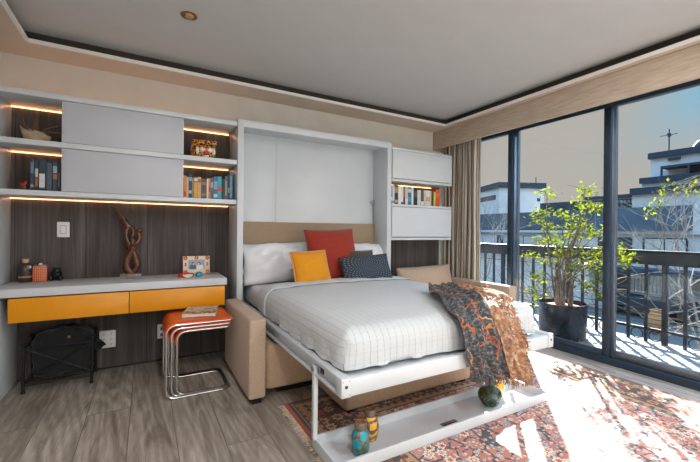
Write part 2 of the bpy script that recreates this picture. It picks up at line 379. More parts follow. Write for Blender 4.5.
# ------------------------------------------------------------------ mesh building
class MB:
    def __init__(s): s.bm = bmesh.new(); s.uv = s.bm.loops.layers.uv.new('UVMap')
    def box(s, x0, x1, y0, y1, z0, z1, m=0, bev=0, seg=2, rot=None, piv=None):
        r = bmesh.ops.create_cube(s.bm, size=1)
        vs = r['verts']
        for v in vs: v.co = Vector(((x0+x1)/2+v.co.x*(x1-x0), (y0+y1)/2+v.co.y*(y1-y0), (z0+z1)/2+v.co.z*(z1-z0)))
        fs = list({f for v in vs for f in v.link_faces})
        for f in fs: f.material_index = m
        if bev:
            es = list({e for v in vs for e in v.link_edges})
            g = bmesh.ops.bevel(s.bm, geom=es, offset=bev, segments=seg, affect='EDGES', profile=.5)
            for f in g['faces']: f.material_index = m
            vs = list({v for f in g['faces'] for v in f.verts})
        if rot is not None: bmesh.ops.rotate(s.bm, cent=piv or (0, 0, 0), matrix=rot, verts=vs)
        return s
    def tube(s, pts, r, seg=8, closed=False, m=0, cap=True):
        pts = [Vector(p) for p in pts]; n = len(pts)
        rs = list(r) if isinstance(r, (list, tuple)) else [r]*n
        rings = []; up = None
        for i, p in enumerate(pts):
            if closed: d = pts[(i+1) % n]-pts[i-1]
            else: d = pts[min(i+1, n-1)]-pts[max(i-1, 0)]
            d = d.normalized() if d.length > 1e-9 else Vector((0, 0, 1))
            if up is None:
                up = Vector((0, 0, 1)) if abs(d.z) < .9 else Vector((1, 0, 0))
            a = (up-d*up.dot(d)); a = a.normalized() if a.length > 1e-6 else d.orthogonal().normalized()
            up = a; b = d.cross(a)
            rings.append([s.bm.verts.new(p+(a*math.cos(t*2*PI/seg)+b*math.sin(t*2*PI/seg))*rs[i]) for t in range(seg)])
        for i in range(n if closed else n-1):
            A, B = rings[i], rings[(i+1) % n]
            for t in range(seg):
                try: f = s.bm.faces.new((A[t], A[(t+1) % seg], B[(t+1) % seg], B[t])); f.material_index = m
                except ValueError: pass
        if not closed and cap:
            for R in (rings[0][::-1], rings[-1]):
                try: f = s.bm.faces.new(R); f.material_index = m
                except ValueError: pass
        return s
    def lathe(s, prof, c, seg=24, m=0, mats=None):
        rings = []
        for r, z in prof:
            rings.append([s.bm.verts.new((c[0]+r*math.cos(t*2*PI/seg), c[1]+r*math.sin(t*2*PI/seg), c[2]+z)) for t in range(seg)])
        for i in range(len(rings)-1):
            for t in range(seg):
                f = s.bm.faces.new((rings[i][t], rings[i][(t+1) % seg], rings[i+1][(t+1) % seg], rings[i+1][t]))
                f.material_index = mats[i] if mats else m
        for R, k in ((rings[0][::-1], 0), (rings[-1], -1)):
            f = s.bm.faces.new(R); f.material_index = mats[k] if mats else m
        return s
    def grid(s, fn, nu, nv, uvfn=None, m=0, closed_u=False):
        vs = [[s.bm.verts.new(fn(i/nu, j/nv)) for j in range(nv+1)] for i in range(nu+1)]
        for i in range(nu):
            for j in range(nv):
                f = s.bm.faces.new((vs[i][j], vs[i+1][j], vs[i+1][j+1], vs[i][j+1])); f.material_index = m
                if uvfn:
                    for lp, (a, b) in zip(f.loops, ((i, j), (i+1, j), (i+1, j+1), (i, j+1))): lp[s.uv].uv = uvfn(a/nu, b/nv)
        return s
    def ball(s, c, r, sc=(1, 1, 1), seg=16, rings=10, m=0, rot=None):
        g = bmesh.ops.create_uvsphere(s.bm, u_segments=seg, v_segments=rings, radius=r)
        for v in g['verts']:
            p = Vector((v.co.x*sc[0], v.co.y*sc[1], v.co.z*sc[2]))
            if rot: p = rot @ p
            v.co = p+Vector(c)
        for f in {f for v in g['verts'] for f in v.link_faces}: f.material_index = m
        return s
    def poly(s, outline, axis, a, b, m=0):
        """extrude a 2-D outline between a and b along axis"""
        def P(u, v, w): return {'x': (w, u, v), 'y': (u, w, v), 'z': (u, v, w)}[axis]
        A = [s.bm.verts.new(P(u, v, a)) for u, v in outline]; B = [s.bm.verts.new(P(u, v, b)) for u, v in outline]
        n = len(outline)
        for f in [A[::-1], B]+[(A[i], A[(i+1) % n], B[(i+1) % n], B[i]) for i in range(n)]:
            s.bm.faces.new(f).material_index = m
        return s
    def build(s, name, mats, parent=None, smooth=True, angle=38):
        bmesh.ops.recalc_face_normals(s.bm, faces=s.bm.faces)
        me = bpy.data.meshes.new(name); s.bm.to_mesh(me); s.bm.free()
        for m in (mats if isinstance(mats, (list, tuple)) else [mats]): me.materials.append(M[m] if isinstance(m, str) else m)
        if smooth:
            me.shade_smooth(); me.set_sharp_from_angle(angle=math.radians(angle))
        o = bpy.data.objects.new(name, me); C.objects.link(o)
        if parent is not None:
            o.parent = parent
            o.matrix_parent_inverse = Matrix.Translation(-root_loc(parent))
        return o

def root_loc(o):
    return Vector(o.get('_loc', (0, 0, 0))) if o.type == 'EMPTY' else Vector((0, 0, 0))

def tag(o, label=None, cat=None, group=None, kind=None):
    if label: o['label'] = label
    if cat: o['category'] = cat
    if group: o['group'] = group
    if kind: o['kind'] = kind
    return o

def thing(name, label, cat, loc, group=None, kind=None):
    o = bpy.data.objects.new(name, None); C.objects.link(o); o.location = loc; o['_loc'] = tuple(loc)
    o.empty_display_size = .1
    return tag(o, label, cat, group, kind)

def struct(name, mb, mats, parent=None, label=None, **k):
    o = mb.build(name, mats, parent, **k); o['kind'] = 'structure'
    if label: o['label'] = label
    return o

def shift(o, d):
    """a root that moved: parts follow it"""
    o.location = Vector(o.location)+Vector(d)

def dup(root, d, label=None, group=None):
    r = root.copy(); C.objects.link(r); r.location = Vector(root.location)+Vector(d)
    if label: r['label'] = label
    if group: r['group'] = group
    for ch in list(root.children):
        c = ch.copy(); C.objects.link(c); c.parent = r; c.matrix_parent_inverse = ch.matrix_parent_inverse.copy()
        for g in list(ch.children):
            e = g.copy(); C.objects.link(e); e.parent = c; e.matrix_parent_inverse = g.matrix_parent_inverse.copy()
    return r

def spline(pts, n=8):
    P = [Vector(p) for p in pts]; out = []
    for i in range(len(P)-1):
        p0, p1, p2, p3 = P[max(i-1, 0)], P[i], P[i+1], P[min(i+2, len(P)-1)]
        for k in range(n):
            t = k/n
            out.append(.5*((2*p1)+(p2-p0)*t+(2*p0-5*p1+4*p2-p3)*t*t+(3*p1-p0-3*p2+p3)*t**3))
    return out+[P[-1]]

def lerpr(rs, n):
    out = []
    for i in range(len(rs)-1):
        out += [rs[i]+(rs[i+1]-rs[i])*k/n for k in range(n)]
    return out+[rs[-1]]

# ------------------------------------------------------------------ room shell
XL, XW, YB, YF = -.92, 3.44, 3.50, -2.2     # left wall, window line, back wall, wall behind the camera
struct('floor', MB().box(XL-.1, 3.56, YF-.1, YB+.1, -.12, 0), 'floor')
struct('wall_back', MB().box(XL-.1, 3.62, YB, YB+.12, 0, 2.62), 'wall')
struct('wall_left', MB().box(XL-.12, XL, YF, YB, 0, 2.62), 'wall')
struct('wall_front', MB().box(XL-.12, 3.62, YF-.12, YF, 0, 2.62), 'wall')
struct('wall_right', MB().box(XW, 3.62, YF, YB, 2.29, 2.62).box(XW, 3.62, 3.40, YB, 0, 2.29), 'wall')
struct('ceiling', MB().box(XL-.1, 3.62, YF-.1, YB+.1, 2.475, 2.62), 'ceil')
# dropped soffit round the room, with an open channel above its lip, its shade painted dark
sx0, sx1, sy0, sy1 = -.71, 3.10, -1.95, 3.21
sof = MB()
for a in ((XL, XW, sy1, YB), (XL, XW, YF, sy0), (XL, sx0, sy0, sy1), (sx1, XW, sy0, sy1)): sof.box(*a, 2.38, 2.40)
struct('ceiling_soffit', sof, 'soffit')
lip = MB()
for a in ((sx0, sx1, sy1-.006, sy1+.010), (sx0, sx1, sy0-.010, sy0+.006), (sx0-.010, sx0+.006, sy0+.006, sy1-.006), (sx1-.006, sx1+.010, sy0+.006, sy1-.006)): lip.box(*a, 2.377, 2.402)
struct('trim_1', lip, 'lip')
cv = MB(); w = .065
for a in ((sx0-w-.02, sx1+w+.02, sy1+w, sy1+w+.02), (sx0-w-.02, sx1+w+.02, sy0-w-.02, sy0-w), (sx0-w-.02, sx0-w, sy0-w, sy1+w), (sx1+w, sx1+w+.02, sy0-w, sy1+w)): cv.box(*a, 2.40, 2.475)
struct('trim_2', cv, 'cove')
struct('trim_3', MB().box(XL+.002, .675, 3.47, YB, 0, 2.03), 'wood', label='dark grey-brown wood panelling behind the desk and shelves')
struct('trim_4', MB().box(2.262, 3.262, 3.47, YB, 0, 2.0), 'wood', label='dark wood panelling behind the white cabinets beside the curtain')
struct('baseboard_back', MB().box(XL+.002, .675, 3.462, 3.47, 0, .012), 'dark')

# pelmet above the window
pel = struct('trim_5', MB().box(3.17, 3.20, YF, YB-.002, 2.155, 2.379).box(3.20, XW, 3.46, YB-.002, 2.155, 2.379), 'pelmet', label='beige linen pelmet above the window wall')

# window wall: sliding glass doors
def pane_door(nm, y0, y1, x, fr='frame', st=.055, second=None):
    e = bpy.data.objects.new(nm, None); C.objects.link(e); e['kind'] = 'structure'; e.location = (x, (y0+y1)/2, 0); e['_loc'] = tuple(e.location)
    fm = MB()
    fm.box(x-.018, x+.018, y0, y0+st, .045, 2.27, bev=.003); fm.box(x-.018, x+.018, y1-st, y1, .045, 2.27, bev=.003)
    fm.box(x-.018, x+.018, y0+st, y1-st, .045, .108, bev=.003); fm.box(x-.018, x+.018, y0+st, y1-st, 2.215, 2.27, bev=.003)
    o = fm.build('door_frame', fr, e); o['kind'] = 'structure'
    g = MB().box(x-.004, x+.004, y0+st, y1-st, .108, 2.215).build('glass_pane', 'glass', e, smooth=False); g['kind'] = 'structure'
    return e
pane_door('door_1', 2.53, 3.40, 3.535, 'alu')
pane_door('door_2', 1.605, 2.615, 3.475)
pane_door('door_3', .70, 1.645, 3.535, 'alu')
pane_door('door_4', -.25, .77, 3.475)
pane_door('door_5', -1.15, -.18, 3.535)
pane_door('door_6', -2.15, -1.08, 3.475)
tr = MB()
tr.box(XW, 3.60, YF, 3.40, 2.272, 2.29); tr.box(XW, 3.46, YF, 3.40, 2.20, 2.272); tr.box(XW, 3.60, YF, 3.40, 0, .035)
tr.box(XW, 3.452, YF, 3.40, .035, .06); tr.box(3.497, 3.511, YF, 3.40, .035, .055); tr.box(3.56, 3.60, YF, 3.40, .035, .06)
struct('window_1', tr, 'frame', label='dark bronze track and head of the sliding glass doors')

# balcony and the street far below
struct('ground_balcony', MB().box(3.60, 4.86, YF-2, 7, -.20, -.05), 'balc', label='pale balcony slab outside the glass doors')
struct('ground_street', MB().box(3, 80, -40, 80, -9.2, -9), 'street')

# ------------------------------------------------------------------ railing
rl = thing('balcony_railing', 'dark iron balcony railing with wide top band, upright bars and scroll rings', 'railing', (4.75, 1.5, -.05))
MB().box(4.735, 4.765, YF-2, 7, .785, .925, bev=.004).build('top_band', 'rail', rl)
MB().box(4.715, 4.785, YF-2, 7, .925, .94, bev=.003).build('cap', 'rail', rl)
MB().box(4.735, 4.765, YF-2, 7, .075, .105, bev=.003).build('bottom_rail', 'rail', rl)
wr = MB()
for z in (.15, .20, .25, .31, .70): wr.tube([(4.75, YF-2, z), (4.75, 7, z)], .004, 5)
wr.build('wires', 'rail', rl)
k = 0
y = .36
while y < 4.4:
    thick = k % 6 == 2
    w = .022 if thick else .013
    MB().box(4.75-w, 4.75+w, y-w, y+w, -.05, .79).build('bar', 'rail', rl)
    if k % 3 != 1:
        MB().tube([(4.75, y+.0825+.055*math.cos(a*PI/9), .022+.055*math.sin(a*PI/9)) for a in range(18)], .006, 6, closed=True).build('scroll_ring', 'rail', rl)
    y += .165; k += 1

vn = MB(); rv = random.Random(31)
for i in range(46):
    y0_ = rv.uniform(.3, 4.2); x_ = rv.uniform(4.79, 4.95); z_ = rv.uniform(-.04, .4)
    pts = [(x_, y0_, z_)]
    dy, dz = rv.uniform(-.25, .25), rv.uniform(.02, .2)
    for k_ in range(5):
        p_ = pts[-1]; pts.append((min(4.97, max(4.775, p_[0]+rv.uniform(-.04, .04))), p_[1]+dy, min(.78, max(-.04, p_[2]+dz)))); dy += rv.uniform(-.12, .12); dz += rv.uniform(-.11, .07)
    vn.tube(spline(pts, 5), lerpr([.006, .006, .005, .004, .003, .002], 5), 5)
tag(vn.build('bare_vine', 'twig'), 'tangle of bare vine stems behind the balcony railing bars', 'vine', kind='stuff')

# ------------------------------------------------------------------ left wall unit
SU = thing('wall_shelf_unit', 'long white wall shelf unit with two grey-white door panels and four lit niches', 'shelf unit', (-.1, 3.3, 1.33))
FX, RX = -.905, .66
for nm, z in (('top_board', 2.03), ('middle_board', 1.705), ('bottom_board', 1.37)):
    MB().box(FX, RX, 3.12, 3.468, z-.036, z, bev=.002).build(nm, 'white', SU)
MB().box(FX, FX+.055, 3.128, 3.468, 1.37, 1.994, bev=.002).build('side_panel', 'white', SU)
MB().box(FX, FX+.055, 3.128, 3.468, .73, 1.334, bev=.002).build('side_panel', 'white', SU)
for x in (-.512, .238):
    MB().box(x, x+.016, 3.15, 3.468, 1.37, 1.669).build('divider', 'white', SU)
    MB().box(x, x+.016, 3.15, 3.468, 1.705, 1.994).build('divider', 'white', SU)
for z0, z1 in ((1.373, 1.666), (1.708, 1.991)):
    MB().box(-.500, .246, 3.130, 3.148, z0, z1, bev=.0015).build('door', 'white2', SU)
for x0, x1, z in ((-.85, -.512, 1.994), (-.85, -.512, 1.669), (.254, .655, 1.994), (.254, .655, 1.669), (-.85, .655, 1.334)):
    MB().box(x0, x1, 3.456, 3.466, z-.0055, z-.001).build('light_strip', 'led', SU)

MB().box(-.88, .65, 3.40, 3.43, 2.031, 2.037).build('top_light_strip', 'ledtop', SU)
# ------------------------------------------------------------------ desk
DK = thing('wall_desk', 'long wall desk with whitewashed wood top and two mustard yellow drawers', 'desk', (-.1, 3.25, 0))
MB().box(-.905, .572, 3.03, 3.468, .676, .730, bev=.002).build('desktop', 'desk', DK)
MB().box(-.905, -.81, 3.12, 3.468, 0, .676, bev=.002).build('side_panel', 'white', DK)
MB().box(-.76, .548, 3.045, 3.46, .525, .672).build('drawer_box', 'dark', DK)
MB().box(-.752, -.104, 3.026, 3.045, .515, .668, bev=.0015).build('drawer', 'yellow', DK)
MB().box(-.099, .556, 3.026, 3.045, .515, .668, bev=.0015).build('drawer', 'yellow', DK)

# wall plates
def plate(name, label, cat, x0, x1, z0, z1, y=3.47, holes=1, group=None):
    t = thing(name, label, cat, ((x0+x1)/2, y, z0), group)
    MB().box(x0, x1, y-.009, y-.001, z0, z1, bev=.002).build('cover_plate', 'plastic', t)
    return t
sw = plate('light_switch', 'white square light switch on the dark panel above the desk', 'switch', -.586, -.510, 1.05, 1.166)
MB().box(-.568, -.528, 3.459, 3.461, 1.075, 1.141).build('rocker_surround', 'steel', sw)
MB().box(-.564, -.532, 3.455, 3.461, 1.080, 1.136, bev=.002).build('rocker', 'plastic', sw)
ct = thing('wall_control_box', 'white square control box low on the dark panel beside the black rack', 'control box', (-.258, 3.45, .17))
MB().box(-.315, -.205, 3.440, 3.469, .172, .308, bev=.006).build('case', 'plastic', ct)
for z in (.20, .24, .28):
    for x in (-.285, -.235): MB().box(x-.007, x+.007, 3.4375, 3.440, z-.003, z+.003).build('button', 'tag', ct)
oc = plate('power_outlet', 'white power outlet low on the panel behind the orange tables', 'outlet', .09, .165, .19, .31)
for z in (.222, .272): MB().box(.112, .143, 3.458, 3.461, z-.012, z+.012).build('socket', 'blue', oc)

# ------------------------------------------------------------------ wall bed
CB = thing('wall_bed', 'white wall bed folded down from its cabinet, with side rails and leg frame', 'bed', (1.46, 2.4, 0))
MB().box(.668, .718, 3.12, 3.468, 0, 2.055, bev=.002).build('cabinet_side', 'white', CB)
MB().box(2.205, 2.258, 3.12, 3.468, 0, 2.055, bev=.002).build('cabinet_side', 'white', CB)
MB().box(.718, 2.205, 3.12, 3.14, 1.995, 2.055, bev=.002).build('top_fascia', 'white', CB)
MB().box(.718, 2.205, 3.14, 3.468, 2.015, 2.05).build('cabinet_top', 'white', CB)
MB().box(.718, 1.086, 3.39, 3.41, .30, 2.015, bev=.001).box(1.088, 2.205, 3.39, 3.41, .30, 2.015, bev=.001).build('back_panel', 'white', CB)
MB().box(.722, 2.202, 3.352, 3.388, .60, 1.195, bev=.006).build('headboard', 'headb', CB)
lt = MB().box(2.190, 2.205, 3.36, 3.385, 1.40, 1.46, bev=.002).box(2.15, 2.196, 3.345, 3.372, 1.425, 1.445, bev=.003).build('latch', 'steel', CB)
MB().tube(spline([(2.196, 3.375, 1.40), (2.198, 3.37, 1.1), (2.197, 3.36, .72)]), .004, 6).build('latch_cable', 'steel', CB)
# folding bed frame
MB().poly([(.738, .395), (.778, .395), (.778, .478), (.738, .478), (.738, .462), (.764, .462), (.764, .405), (.738, .405)], 'y', 1.375, 3.34).build('side_rail', 'metalwhite', CB)
MB().poly([(2.262, .395), (2.222, .395), (2.222, .478), (2.262, .478), (2.262, .462), (2.236, .462), (2.236, .405), (2.262, .405)], 'y', 1.375, 3.34).build('side_rail', 'metalwhite', CB)
MB().box(.785, 2.215, 1.372, 1.40, .395, .472, bev=.003).build('foot_rail', 'white', CB)
MB().box(.752, 2.248, 1.40, 1.50, .452, .462).build('foot_ledge', 'metalwhite', CB)
MB().box(.79, 2.21, 1.46, 3.30, .425, .452).build('slat_board', 'plank', CB)
for x0, x1 in ((.736, .784), (2.216, 2.264)):
    b = MB().box(x0, x1, 1.366, 1.42, .395, .479, bev=.003).build('corner_bracket', 'metalwhite', CB)
    xc = (x0+x1)/2
    MB().tube([(xc, 1.3655, .442), (xc, 1.369, .442)], .008, 12).build('bolt_hole', 'plug', b)
    for dx in (-.016, .016):
        for z in (.408, .466): MB().tube([(xc+dx, 1.3645, z), (xc+dx, 1.369, z)], .003, 8).build('screw', 'steel', b)
for x in (.748, 2.252):
    MB().box(x-.014, x+.010, 1.655, 1.680, .07, .445, bev=.003).build('leg', 'metalwhite', CB)
    MB().tube([(x-.020 if x < 1 else x+.016, 1.667, .425), (x, 1.667, .425)], .012, 12).build('leg_pivot', 'steel', CB)
MB().box(.758, .766, 1.60, 1.632, .415, .445).build('side_slot', 'plug', CB)
# low shelf that lies on the floor between the legs
X0, X1, Y0, Y1, Z0, Z1 = .748, 2.305, 1.43, 1.70, .014, .072
tyv = MB().box(X0+.012, X1-.012, Y0+.012, Y1-.012, Z0, Z0+.012)
tyv.box(X0, X1, Y0, Y0+.014, Z0, Z1, bev=.002).box(X0, X1, Y1-.014, Y1, Z0, Z1, bev=.002).box(X0, X0+.014, Y0+.014, Y1-.014, Z0, Z1).box(X1-.014, X1, Y0+.014, Y1-.014, Z0, Z1)
ts = tyv.build('foot_shelf', 'white', CB)
MB().box(1.46, 1.575, 1.49, 1.535, .0262, .0275).build('recessed_pull', 'steel', ts)
MB().box(1.465, 1.57, 1.495, 1.513, .0276, .029).build('pull_slot', 'plug', ts)
# strap with buckle at the head
st = MB().tube(spline([(.735, 3.22, .92), (.738, 3.2, .84), (.732, 3.19, .76), (.74, 3.2, .69), (.735, 3.21, .62)]), .009, 6).build('hold_down_strap', 'black', CB)
MB().box(.724, .744, 3.178, 3.195, .735, .775, bev=.003).build('buckle', 'steel', st)
MB().box(.726, .746, 3.18, 3.197, .66, .69, bev=.003).build('strap_slider', 'steel', st)

# mattress
mt = MB().box(.782, 2.185, 1.435, 3.335, .462, .640, bev=.05, seg=4).build('mattress', 'sheet')
tag(mt, 'bed mattress under a white fitted sheet, showing beside the pillows', 'mattress')
# coverlet: soft shell over the mattress, hem hanging over both sides and the foot
cx0, cx1, cy0, cy1, ct_ = .770, 2.197, 1.420, 2.80, .664
R = .09
def cov_profile(d, drop):
    """distance along cloth from the flat top edge -> (outwards offset, height below top)"""
    if d <= 0: return 0, 0
    a = min(d/R, PI/2)
    o, h = R*math.sin(a), R*(1-math.cos(a))
    if d > R*PI/2: h += d-R*PI/2
    return o, h
def cov(u, v):
    Wd = .245
    tx0, tx1 = cx0+R, cx1-R
    totu = (tx1-tx0)+2*Wd; su = u*totu
    ty0 = cy0+R; totv = (cy1-ty0)+Wd; sv = v*totv     # v = 0 at the head side
    yy = cy1-sv
    ov, hv = cov_profile(max(0, ty0-yy), 1) if yy < ty0 else (0, 0)
    y = yy if yy >= ty0 else ty0-ov
    if su < Wd: o, h = cov_profile(Wd-su, 1); x = tx0-o
    elif su > totu-Wd: o, h = cov_profile(su-(totu-Wd), 1); x = tx1+o
    else: x = tx0+su-Wd; h = 0; o = 0
    hh = max(h, hv)
    # round the vertical corner at the foot: pull corner columns in
    if h > 0 and hv > 0:
        k = min(1, min(h, hv)/R)
        cxr = tx0 if x < 1.4 else tx1
        dx, dy = x-cxr, y-ty0
        L = math.hypot(dx, dy)
        if L > R: x, y = cxr+dx*R/L, ty0+dy*R/L
        hh = max(h, hv)
    # crown in the middle, small folds in the hanging part
    cr = .03*max(0, 1-((x-1.48)/.72)**2)*max(0, min(1, (y-cy0)/.3))
    z = ct_+cr-hh
    hang = min(1, max(0, hh-.06)/.12)
    w = hang*(.006*math.sin(y*31+1)+.004*math.sin(y*67))
    wf = hang*(.004*math.sin(x*27)+.003*math.sin(x*59))
    if h > 0: x += -w if x < 1.4 else w
    if hv > 0: y += -wf
    n = mnoise.noise(Vector((x*6, y*6, 3)))*.004*(1-hang)
    z += n
    if hang > 0: z = max(z, .484+.006*math.sin(y*9+x*7))
    return (x, y, z)
cm = MB().grid(cov, 96, 90, lambda u, v: (u*1.75, v*1.65))
co = cm.build('coverlet', 'cover', angle=180)
tag(co, 'white quilted coverlet spread over the wall bed', 'bedspread')
co.modifiers.new('thick', 'SOLIDIFY').thickness = .006
# folded back sheet edge across the coverlet
def foldstrip(u, v):
    x0, z0, _ = 0, 0, 0
    y = 2.62+.20*v+.015*math.sin(u*9)
    p = cov(u, max(0, (cy1-y)/((cy1-(cy0+R))+.235)))
    return (p[0]+(-.004 if u < .12 else .004 if u > .88 else 0), y, p[2]+.010+.006*math.sin(v*PI)+.002*math.sin(u*60+v*9))
fs = MB().grid(foldstrip, 90, 8, lambda u, v: (u*1.75, v*.2)).build('folded_sheet', 'sheet', co, angle=180)
fs.modifiers.new('thick', 'SOLIDIFY').thickness = .005

# ------------------------------------------------------------------ pillows and cushions
def cushion_mb(w, h, t, pinch=.12, wr=.0, seed=0):
    mb = MB()
    def P(u, v, s):
        a, b = 2*u-1, 2*v-1
        # sides bow in slightly between the corners
        x = a*w/2*(1-pinch*(1-b*b)*.35*abs(a)); z = b*h/2*(1-pinch*(1-a*a)*.35*abs(b))
        f = max(0, (1-abs(a)**2.6)*(1-abs(b)**2.6))**.6
        y = s*t/2*f
        n = mnoise.noise(Vector((a*2.1+seed, b*2.1, s*3)))*wr*f
        n += mnoise.noise(Vector((a*5+seed, b*5, s*3)))*wr*.4*f
        if wr > .01: n += (abs(mnoise.noise(Vector((a*3.2+b*2+seed, b*3.5-a*2.2, 7+s))))**.7)*wr*.7*f-wr*.2*f
        return (x, y+s*n, z)
    mb.grid(lambda u, v: P(u, v, -1), 22, 18, lambda u, v: (2*u-1, 2*v-1))
    mb.grid(lambda u, v: P(u, v, 1), 22, 18, lambda u, v: (2*u-1, 2*v-1))
    bmesh.ops.remove_doubles(mb.bm, verts=mb.bm.verts, dist=.0004)
    return mb, P
def cushion(name, label, cat, mat, c, w, h, t, lean=20, yaw=0, roll=0, group=None, pipe=None, wr=0.0, seed=0):
    mb, P = cushion_mb(w, h, t, wr=wr, seed=seed)
    Mx = Matrix.Translation(Vector(c)) @ Matrix.Rotation(math.radians(yaw), 4, 'Z') @ Matrix.Rotation(math.radians(-lean), 4, 'X') @ Matrix.Rotation(math.radians(roll), 4, 'Y')
    mb.bm.transform(Mx)
    o = mb.build(name, mat, angle=180); tag(o, label, cat, group)
    if pipe:
        ring = []
        for k in range(40):
            s = k/40*4; e, f = int(s), s-int(s)
            ab = [(f, 0), (1, f), (1-f, 1), (0, 1-f)][e]
            p = P(ab[0], ab[1], -1); ring.append(Mx @ Vector(p))
        MB().tube(ring, .007, 6, closed=True).build('piping', pipe, o)
    return o
cushion('bed_pillow', 'wide white bed pillow at the left, leaning on the headboard behind the yellow cushion', 'pillow', 'pillow', (1.07, 3.215, .826), .70, .39, .21, 26, 0, -2, 'white bed pillows', wr=.075, seed=1)
cushion('bed_pillow', 'white bed pillow at the right, behind the navy patterned cushion', 'pillow', 'pillow', (1.91, 3.21, .824), .68, .38, .20, 26, 0, 3, 'white bed pillows', wr=.075, seed=5)
cushion('throw_cushion', 'large rust red square cushion in the middle of the bed', 'cushion', 'red', (1.51, 2.99, .89), .51, .51, .18, 18, 0, -2, wr=.004, seed=2)
cushion('throw_cushion', 'golden yellow square cushion with salmon edging at the front left', 'cushion', 'yel', (1.215, 2.815, .80), .335, .305, .14, 22, 4, -2, pipe='yelpipe', wr=.003, seed=3)
cushion('throw_cushion', 'small charcoal grey cushion half hidden behind the navy cushion', 'cushion', 'grey', (1.765, 2.90, .815), .29, .26, .10, 18, 0, 0, seed=6)
cushion('throw_cushion', 'navy oblong cushion with pale starburst print at the front right', 'cushion', 'star', (1.735, 2.765, .775), .50, .265, .12, 24, -5, -4, wr=.003, seed=4)

# ------------------------------------------------------------------ throw draped over the foot
key = [((1.50, 1.338, .335), (1.945, 1.322, .285)), ((1.475, 1.338, .42), (1.925, 1.33, .40)), ((1.45, 1.345, .53), (1.905, 1.346, .52)),
       ((1.435, 1.385, .635), (1.905, 1.385, .635)), ((1.44, 1.46, .690), (1.965, 1.46, .692)), ((1.50, 1.60, .716), (2.05, 1.56, .706)),
       ((1.58, 1.74, .726), (2.06, 1.68, .706)), ((1.66, 1.87, .730), (2.06, 1.78, .706)), ((1.76, 1.94, .735), (2.04, 1.86, .716))]
LL = spline([k[0] for k in key], 8); RR = spline([k[1] for k in key], 8)
NV = len(LL)-1
def throw_pt(u, v):
    j = min(int(v*NV), NV-1); f = v*NV-j
    l = LL[j].lerp(LL[j+1], f); r = RR[j].lerp(RR[j+1], f)
    p = l.lerp(r, u)
    hang = max(0, min(1, (.66-p.z)/.1))
    amp = .016*hang+.011*(1-hang)
    wv = math.sin(u*17+v*5+1.2*math.sin(v*7))*amp+math.sin(u*41-v*9)*amp*.35*max(.25, hang)
    if hang > .01: p = p+Vector((0, -abs(wv)*hang*1.2-.004, 0))
    p = p+Vector((0, 0, (abs(wv)*1.5+.020*math.sin(v*12+u*5)**2)*(1-hang)))
    p.x += .008*math.sin(v*23+u*3)
    return p
th = MB().grid(lambda u, v: throw_pt(u*.60, v), 48, 120, lambda u, v: (u*.30, v*1.25)).build('throw_blanket', 'throw', angle=180)
tag(th, 'charcoal and orange throw with lace edge draped over the foot of the bed', 'throw blanket')
th.modifiers.new('thick', 'SOLIDIFY').thickness = .006
def lace_pt(u, v):
    p = throw_pt(.57+u*.43, v)
    hang = max(0, min(1, (.66-p.z)/.1))
    return p+Vector((.012*math.sin(v*40)*u, -.006*hang-.004*math.sin(u*30+v*11)*hang, .006*(1-hang)+.01*math.sin(v*30+u*8)*(1-hang)*u))
lc = MB().grid(lace_pt, 40, 120, lambda u, v: (u*.24, v*1.25)).build('lace_border', 'lace', th, angle=180)
fr = MB(); rnd = random.Random(5)
for i in range(190):
    u = rnd.uniform(.02, 1); p = throw_pt(min(u, 1), 0)+Vector((0, -.004, .008)); L = rnd.uniform(.035, .065)*(1 if u > .55 else .55)
    q = p+Vector((rnd.uniform(-.012, .014), rnd.uniform(-.012, .004), -L)); mid = (p+q)/2+Vector((rnd.uniform(-.008, .008), -.003, 0))
    fr.tube([p, mid, q], [.0022, .0018, .001], 4, m=0 if u > .5 else 1)
for i in range(150):
    v = rnd.uniform(.02, .98); p = lace_pt(1, v); L = rnd.uniform(.012, .03)
    q = p+Vector((L*.8, rnd.uniform(-.012, .008), -L*rnd.uniform(.2, .8))); fr.tube([p, (p+q)/2+Vector((0, 0, .004)), q], [.002, .0018, .001], 4)
fo = fr.build('fringe', ['fringe', 'grey'], th); fo['kind'] = 'stuff'

# ------------------------------------------------------------------ sofa under the bed
SF = thing('sofa', 'tan suede sofa whose arms and seat show beneath the wall bed', 'sofa', (1.95, 2.7, 0))
MB().box(.574, .684, 2.30, 3.115, .035, .545, bev=.016, seg=4).build('arm', 'suede2', SF)
MB().box(3.165, 3.275, 2.36, 3.40, .035, .575, bev=.016, seg=4).build('arm', 'suede2', SF)
MB().box(.694, 3.16, 2.335, 3.08, .06, .365, bev=.03, seg=4).build('seat_base', 'suede', SF)
for x in (.629, 3.22):
    for y_ in (2.35, 3.05): MB().box(x-.03, x+.03, y_-.03, y_+.03, 0, .04).build('foot', 'black', SF)
MB().box(.80, 3.1, 2.42, 3.0, .0, .06).build('plinth', 'black', SF)
OT = thing('ottoman', 'tan suede ottoman pushed under the foot half of the bed', 'ottoman', (1.57, 2.1, 0))
MB().box(1.045, 2.10, 1.885, 2.325, .035, .37, bev=.022, seg=4).build('cushion_block', 'suede', OT)
for x in (1.10, 2.05):
    for y_ in (1.94, 2.27): MB().box(x-.025, x+.025, y_-.025, y_+.025, .012, .037).build('foot', 'black', OT)
cushion('sofa_cushion', 'tan suede back cushion standing between the bed and the right sofa arm', 'cushion', 'suede2', (2.78, 3.15, .555), .80, .36, .20, 16, 0, -1.5, seed=9)

